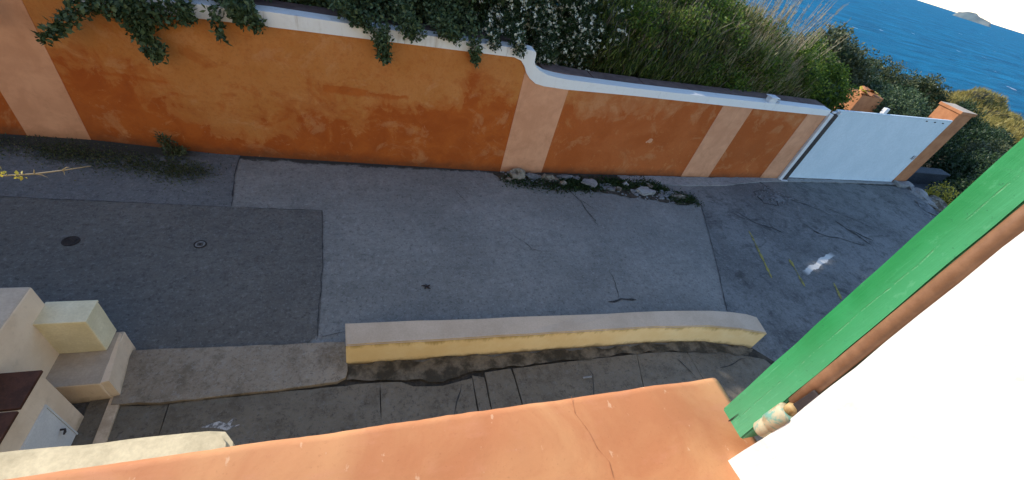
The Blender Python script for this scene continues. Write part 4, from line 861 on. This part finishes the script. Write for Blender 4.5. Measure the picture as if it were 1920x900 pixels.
# further shrubs between the gate and the sea
B = 'shrubs on the slope above the sea'
far = [('leaf_olive', 'olive brown round shrub behind the bright green one, against the sea', [(15.5, 12.0, 2.4, 1.4, 1.2, 1.1), (17.2, 12.4, 2.1, 1.2, 1.1, 1.0)]),
       ('leaf_dark', 'dark green shrub mass right behind the tile topped pillar', [(18.6, 12.2, 1.3, 1.6, 1.2, 1.2), (20.5, 12.3, 1.0, 1.4, 1.2, 1.1)]),
       ('leaf_grey', 'grey green shrub on the skyline left of the bare brown one', [(21.5, 15.2, 1.5, 1.5, 1.4, 1.0)]),
       ('leaf_olive', 'brownish rounded shrub on the skyline against the water', [(25.5, 16.0, 1.25, 1.5, 1.4, 1.0)]),
       ('leaf_grey', 'sage coloured shrub in front of the skyline shrubs', [(24.2, 13.6, 0.7, 1.7, 1.3, 1.0)]),
       ('leaf_olive', 'olive shrub above the orange gate pillar on the skyline', [(29.5, 16.2, 0.9, 1.8, 1.5, 1.0)]),
       ('leaf_dark', 'darkest shrub directly behind the orange gate pillar', [(22.8, 11.6, 0.3, 1.8, 1.0, 1.2), (25.6, 12.2, 0.0, 1.7, 1.0, 1.1)]),
       ('leaf_dark', 'dark pointed shrub beside the yellow grass mound', [(31.5, 14.8, 0.2, 1.5, 1.3, 1.1)]),
       ('leaf_dark', 'dark shrub in the shade right of the orange gate pillar, below the grass mound', [(27.5, 10.4, -0.9, 2.0, 1.1, 1.2), (30.5, 11.0, -1.0, 1.9, 1.1, 1.2)]),
       ('leaf_dark', 'dark shrub sloping down towards the green shutter', [(23.2, 8.0, -1.0, 1.6, 1.0, 1.1), (25.5, 8.6, -0.9, 1.7, 1.0, 1.1)]),
       ('leaf_dark', 'broad dark shrub in front of the yellow grass mounds, nearest the sea', [(38.5, 15.9, -1.5, 2.6, 1.7, 1.4), (42.5, 17.6, -1.7, 2.6, 1.7, 1.3)]),
       ('leaf_olive', 'dull olive shrub below the grass mounds, close to the green shutter', [(33.8, 12.6, -1.3, 2.2, 1.4, 1.3), (37.8, 13.8, -1.6, 2.2, 1.4, 1.3)]),
       ('leaf_grey', 'small grey leaved shrub at the foot of the concrete wall', [(21.0, 7.9, -0.75, 0.7, 0.55, 0.6)])]
for mt, lab, ell in far:
    bush('coastal_shrub', lab, 'shrub', (ell[0][0], ell[0][1], ground_h(ell[0][0], ell[0][1])), ell, mt, per=75, L=0.12, W=0.07, per_m2=5, fill=36, group=B, rr=(0.2, 0.5), fillL=0.3, clip=False)
bush('yellow_shrub', 'small sunlit yellow green shrub beside the rocky road edge', 'shrub', (20.2, 7.75, -1.2), [(20.2, 7.75, -0.1, 0.4, 0.35, 0.35), (20.5, 7.6, -0.5, 0.5, 0.4, 0.45)], 'leaf_yellow', per=30, L=0.09, W=0.05, per_m2=8, fill=40, clip=False)
# grass mounds
for (c, s, lab, sd0) in (((52.0, 23.9, -1.7), (6.0, 2.6, 1.6), 'yellow dry grass mound above the sea, the larger left one', 5), ((48.5, 18.4, -1.9), (4.0, 2.6, 1.5), 'yellow dry grass mound above the sea, the smaller one nearer the right edge', 9)):
    t = thing('grass_mound', c, lab, 'grassy mound', 'yellow grass mounds')
    rock('mound', c, s, M['drygrass'] if False else M['ground'], sd0, t, 4)
    d = rng.normal(size=(9000, 3)); d[:, 2] = np.abs(d[:, 2]); d /= np.linalg.norm(d, axis=1)[:, None]
    P = np.array([(np.array(c)+np.array([q[0]*s[0], q[1]*s[1], q[2]*s[2]])*(1+0.45*noise.noise(Vector(q)*1.3+Vector((sd0*3.1, sd0, 0)))+0.22*noise.noise(Vector(q)*3.1+Vector((sd0, 2, sd0))))) for q in d])
    tag(leaves('grass', P, M['drygrass'], t, 0.4, 0.05, axis=(0.2, 0, 1), jit=0.5), kind='stuff')
# small plants in the road gutter
w = thing('wall_weed', (-3.23, 7.45, 0.0), 'dark little weed growing at the foot of the orange wall, left part', 'weed')
leaves('weed_leaves', np.concatenate([trail([(-3.23, 7.48, 0.0), (-3.28, 7.44, 0.2), (-3.30, 7.42, 0.36)], .14, .07, 420), trail([(-3.2, 7.48, 0.0), (-3.05, 7.40, 0.12)], .12, .08, 200)]), M['leaf_olive'], w, 0.07, 0.02)
stems('weed_stem', (-3.23, 7.47, 0.0), [(-3.25, 7.44, 0.2, .05, .04, .1)], w, 4, 0.008)
def tufts(name, poly_pts, n, mt, L, W, jit_xy):
    pts = np.array(poly_pts); i = rng.integers(0, len(pts)-1, n); f = rng.uniform(0, 1, n)[:, None]
    c = pts[i]*(1-f)+pts[i+1]*f; P = np.column_stack([c+rng.normal(size=(n, 2))*jit_xy, np.full(n, 0.012)])
    P[:, 1] = np.minimum(P[:, 1], np.array([yw(x) for x in P[:, 0]])-0.02)
    tag(leaves(name, P, M[mt], road, L, W, axis=(0, -0.4, 0.8), jit=0.6), kind='stuff')
tufts('gutter_moss', [(-8, 7.5), (-5, 7.4), (-4, 7.15), (-3.2, 7.0), (-2.7, 6.9)], 6500, 'leaf_olive', 0.035, 0.016, 0.17)
tufts('gutter_weeds', [(2.9, 7.15), (4.2, 7.0), (4.65, 7.2), (4.8, 7.05), (5.6, 7.25), (6.0, 7.2), (6.9, 7.3), (7.2, 6.8), (7.8, 6.7)], 8500, 'leaf_dark', 0.06, 0.026, 0.12)

# twig with yellow leaves at the left edge, from a climber standing by the cream wall
tw = thing('leafy_twig', (-3.6, 2.1, 0), 'thin pale twig with a few yellow leaves, reaching in from the left edge', 'twig')
tp = [(-3.6, 2.1, 0.0), (-3.55, 2.12, 1.6), (-3.3, 2.2, 2.9), (-2.6, 2.34, 3.22), (-1.9, 2.40, 3.18), (-1.73, 2.425, 3.19), (-1.62, 2.455, 3.2), (-1.50, 2.49, 3.215)]
tube('branch', tp, [0.02, 0.016, 0.011, 0.007, 0.0042, 0.0036, 0.0032, 0.002], M['dry'], tw, 6)
for (k, dx, dz) in ((5, 0.01, 0.03), (6, 0.0, -0.03), (6, 0.04, 0.025), (5, 0.05, -0.02)):
    p = Vector(tp[k]); tube('spur', [p, p+Vector((dx*.5, 0.01, dz*.6)), p+Vector((dx, 0.0, dz))], [0.003, 0.0025, 0.0012], M['dry'], tw, 5)
P = np.array([(-1.86, 2.41, 3.19), (-1.84, 2.40, 3.19), (-1.78, 2.41, 3.185), (-1.80, 2.40, 3.19), (-1.77, 2.40, 3.19), (-1.88, 2.41, 3.20)])
for p in np.repeat(P, 3, axis=0): leaves('leaf', (p+rng.normal(size=3)*0.010)[None], M['leaf_yellow'], tw, 0.024, 0.015, clip_wall=False)

# ------------------------------------------------------------------ parapet, facade, window sill, shutter
pp = thing('parapet', (-2, 1.0, 0), 'cream garden wall with rounded end and a pale worn top, just below the terracotta sill', 'wall')
pts = [(-7, 0.86), (-0.72, 0.86), (-0.655, 0.90), (-0.635, 0.98), (-0.645, 1.06), (-0.69, 1.115), (-0.76, 1.13), (-1.6, 1.155), (-7, 1.2)]
bm = prism_bm(dense(pts, 0.08, 0.006, True, 6), 0, 2.6); bmesh.ops.bevel(bm, geom=[e for e in bm.edges if e.verts[0].co.z > 2.5 and e.verts[1].co.z > 2.5], offset=0.025, segments=2, affect='EDGES')
from_bm('wall_body', bm, M['parapet'], pp)
hs = thing('house', (0, 0, 0), 'sunlit house with a broad terracotta window sill and white reveal, looking down on the street', 'house')
box('wall_below', -12, 4.5, -0.32, 0.09, -0.05, 4.42, M['facade'], hs); box('wall_left', -12, -0.85, -0.32, 0.09, 4.42, 7.5, M['facade'], hs)
box('wall_above', -0.85, 0.466, -0.32, 0.09, 6.0, 7.5, M['facade'], hs); box('wall_right', 0.4695, 4.5, -0.32, 0.09, 4.42, 7.5, M['facade'], hs)
box('floor', -12, 4.5, -6, -0.32, 3.5, 3.7, M['facade'], hs); box('roof', -12, 4.5, -6, -0.32, 7.3, 7.5, M['facade'], hs); box('back_wall', -12, 4.5, -6.3, -6, -0.05, 7.5, M['facade'], hs)
# rough white reveal
bm = box_bm(0.452, 0.4685, -0.319, 0.098, 4.42, 5.99)
bmesh.ops.subdivide_edges(bm, edges=bm.edges[:], cuts=40, use_grid_fill=True)
for v in bm.verts:
    if v.co.x < 0.46: v.co.x += 0.004*noise.noise(v.co*22)
    if v.co.y > 0.09: v.co.y += 0.002+0.062*max(0, min(v.co.z, 5.2)-4.60)+0.0014*noise.noise(v.co*45)+0.0008*noise.noise(v.co*120)
from_bm('window_reveal', bm, M['reveal'], hs)
def sill():
    bm = bmesh.new(); xs_ = np.linspace(-0.85, 0.515, 150); prof = []
    for k in range(14): prof.append((-0.30+k*(0.505/13.), 4.50))
    for k in range(1, 6): a = k/5*math.pi/2; prof.append((0.205+0.012*math.sin(a), 4.488+0.012*math.cos(a)))
    prof += [(0.217, 4.44), (0.20, 4.425), (-0.30, 4.425)]
    rows = []
    for x in xs_:
        row = []
        for (y, z) in prof:
            nz = 0.0016*noise.noise(Vector((x*9, y*9, 1)))+0.0007*noise.noise(Vector((x*40, y*40, 4))) if z > 4.47 else 0
            ny = 0.0014*noise.noise(Vector((x*14, 2, 7)))+0.0008*noise.noise(Vector((x*60, 2, 7))) if y > 0.19 else 0
            xx = x + (0.003*noise.noise(Vector((3, y*25, 2))) if x > 0.51 else 0)
            row.append(bm.verts.new((xx, y+ny, z+nz)))
        rows.append(row)
    n = len(prof)
    for i in range(len(rows)-1):
        for k in range(n): bm.faces.new((rows[i][k], rows[i][(k+1) % n], rows[i+1][(k+1) % n], rows[i+1][k]))
    bm.faces.new(rows[0][::-1]); bm.faces.new(rows[-1])
    s_ = from_bm('window_sill', bm, M['sill'], hs, True)
    # hairline crack: a thin groove strip
    pts = [(0.262, 0.213), (0.258, 0.19), (0.268, 0.165), (0.272, 0.145), (0.282, 0.128), (0.280, 0.11), (0.288, 0.09), (0.292, 0.05)]
    c = dense(pts, 0.006, 0.0035, False, 9); vs, fs = [], []
    for i, p in enumerate(c):
        w_ = 0.0005*(0.25+abs(noise.noise(Vector((p[0]*90, p[1]*90, 1))))*2.6); z = 4.5006+0.0016*noise.noise(Vector((p[0]*9, p[1]*9, 1)))+0.0007*noise.noise(Vector((p[0]*40, p[1]*40, 4)))
        vs += [(p[0]-w_, p[1], z), (p[0]+w_, p[1], z)]
        if i: fs.append((2*i-2, 2*i-1, 2*i+1, 2*i))
    mesh('sill_crack', vs, fs, M['sillcrack'], s_)
sill()
sh = thing('shutter', (0.49, 0.14, 4.52), 'green wooden window shutter folded back against the house, seen on its edge', 'shutter')
bm = box_bm(0.4605, 0.96, 0.0, 1.0, 4.53, 5.30, 0.0)
bmesh.ops.subdivide_edges(bm, edges=[e for e in bm.edges if abs(e.verts[0].co.z-e.verts[1].co.z) > 0.3], cuts=70, use_grid_fill=True)
for v in bm.verts:
    h = v.co.z-4.53; v.co.y = (0.155+0.036*h) if v.co.y > 0.5 else (0.1135+0.056*h)
    v.co += Vector((0.0006*noise.noise(v.co*30), 0.0008*noise.noise(v.co*18), 0))
bmesh.ops.bevel(bm, geom=[e for e in bm.edges if e.calc_face_angle(0) > 0.8], offset=0.002, segments=2, affect='EDGES')
from_bm('leaf', bm, M['green'], sh)
mesh('leaf_crack', [(0.4596, 0.1375, 4.530), (0.4596, 0.1392, 4.530), (0.4596, 0.1388, 4.553), (0.4596, 0.1384, 4.553)], [(0, 1, 2, 3)], M['crack'], sh)
tube('round_moulding', [(0.4645, 0.1145, 4.632), (0.4645, 0.1180, 4.70), (0.4645, 0.1262, 4.85), (0.4645, 0.1500, 5.30)], [0.0074, 0.0072, 0.0068, 0.006], M['pole'], sh, 16)
hg = thing('hinge', (0.458, 0.108, 4.57), 'worn shutter hinge with flaking green and cream paint, on the white window reveal', 'hinge')
bm = bmesh.new(); tube_bm(bm, [(0.457, 0.1095, z) for z in (4.571, 4.573, 4.588, 4.590, 4.592, 4.622, 4.624)], [0.0085, 0.0098, 0.0098, 0.0092, 0.0112, 0.0112, 0.009], 20)
from_bm('barrel', bm, M['teal'], hg, True)
tube('pin', [(0.457, 0.1095, 4.624), (0.457, 0.1095, 4.632), (0.457, 0.1095, 4.635)], [0.0065, 0.0065, 0.004], M['rust'], hg, 12)
bm = box_bm(0.456, 0.4595, 0.099, 0.1125, 4.626, 4.668, 0.001); from_bm('strap', bm, M['dark'], hg)
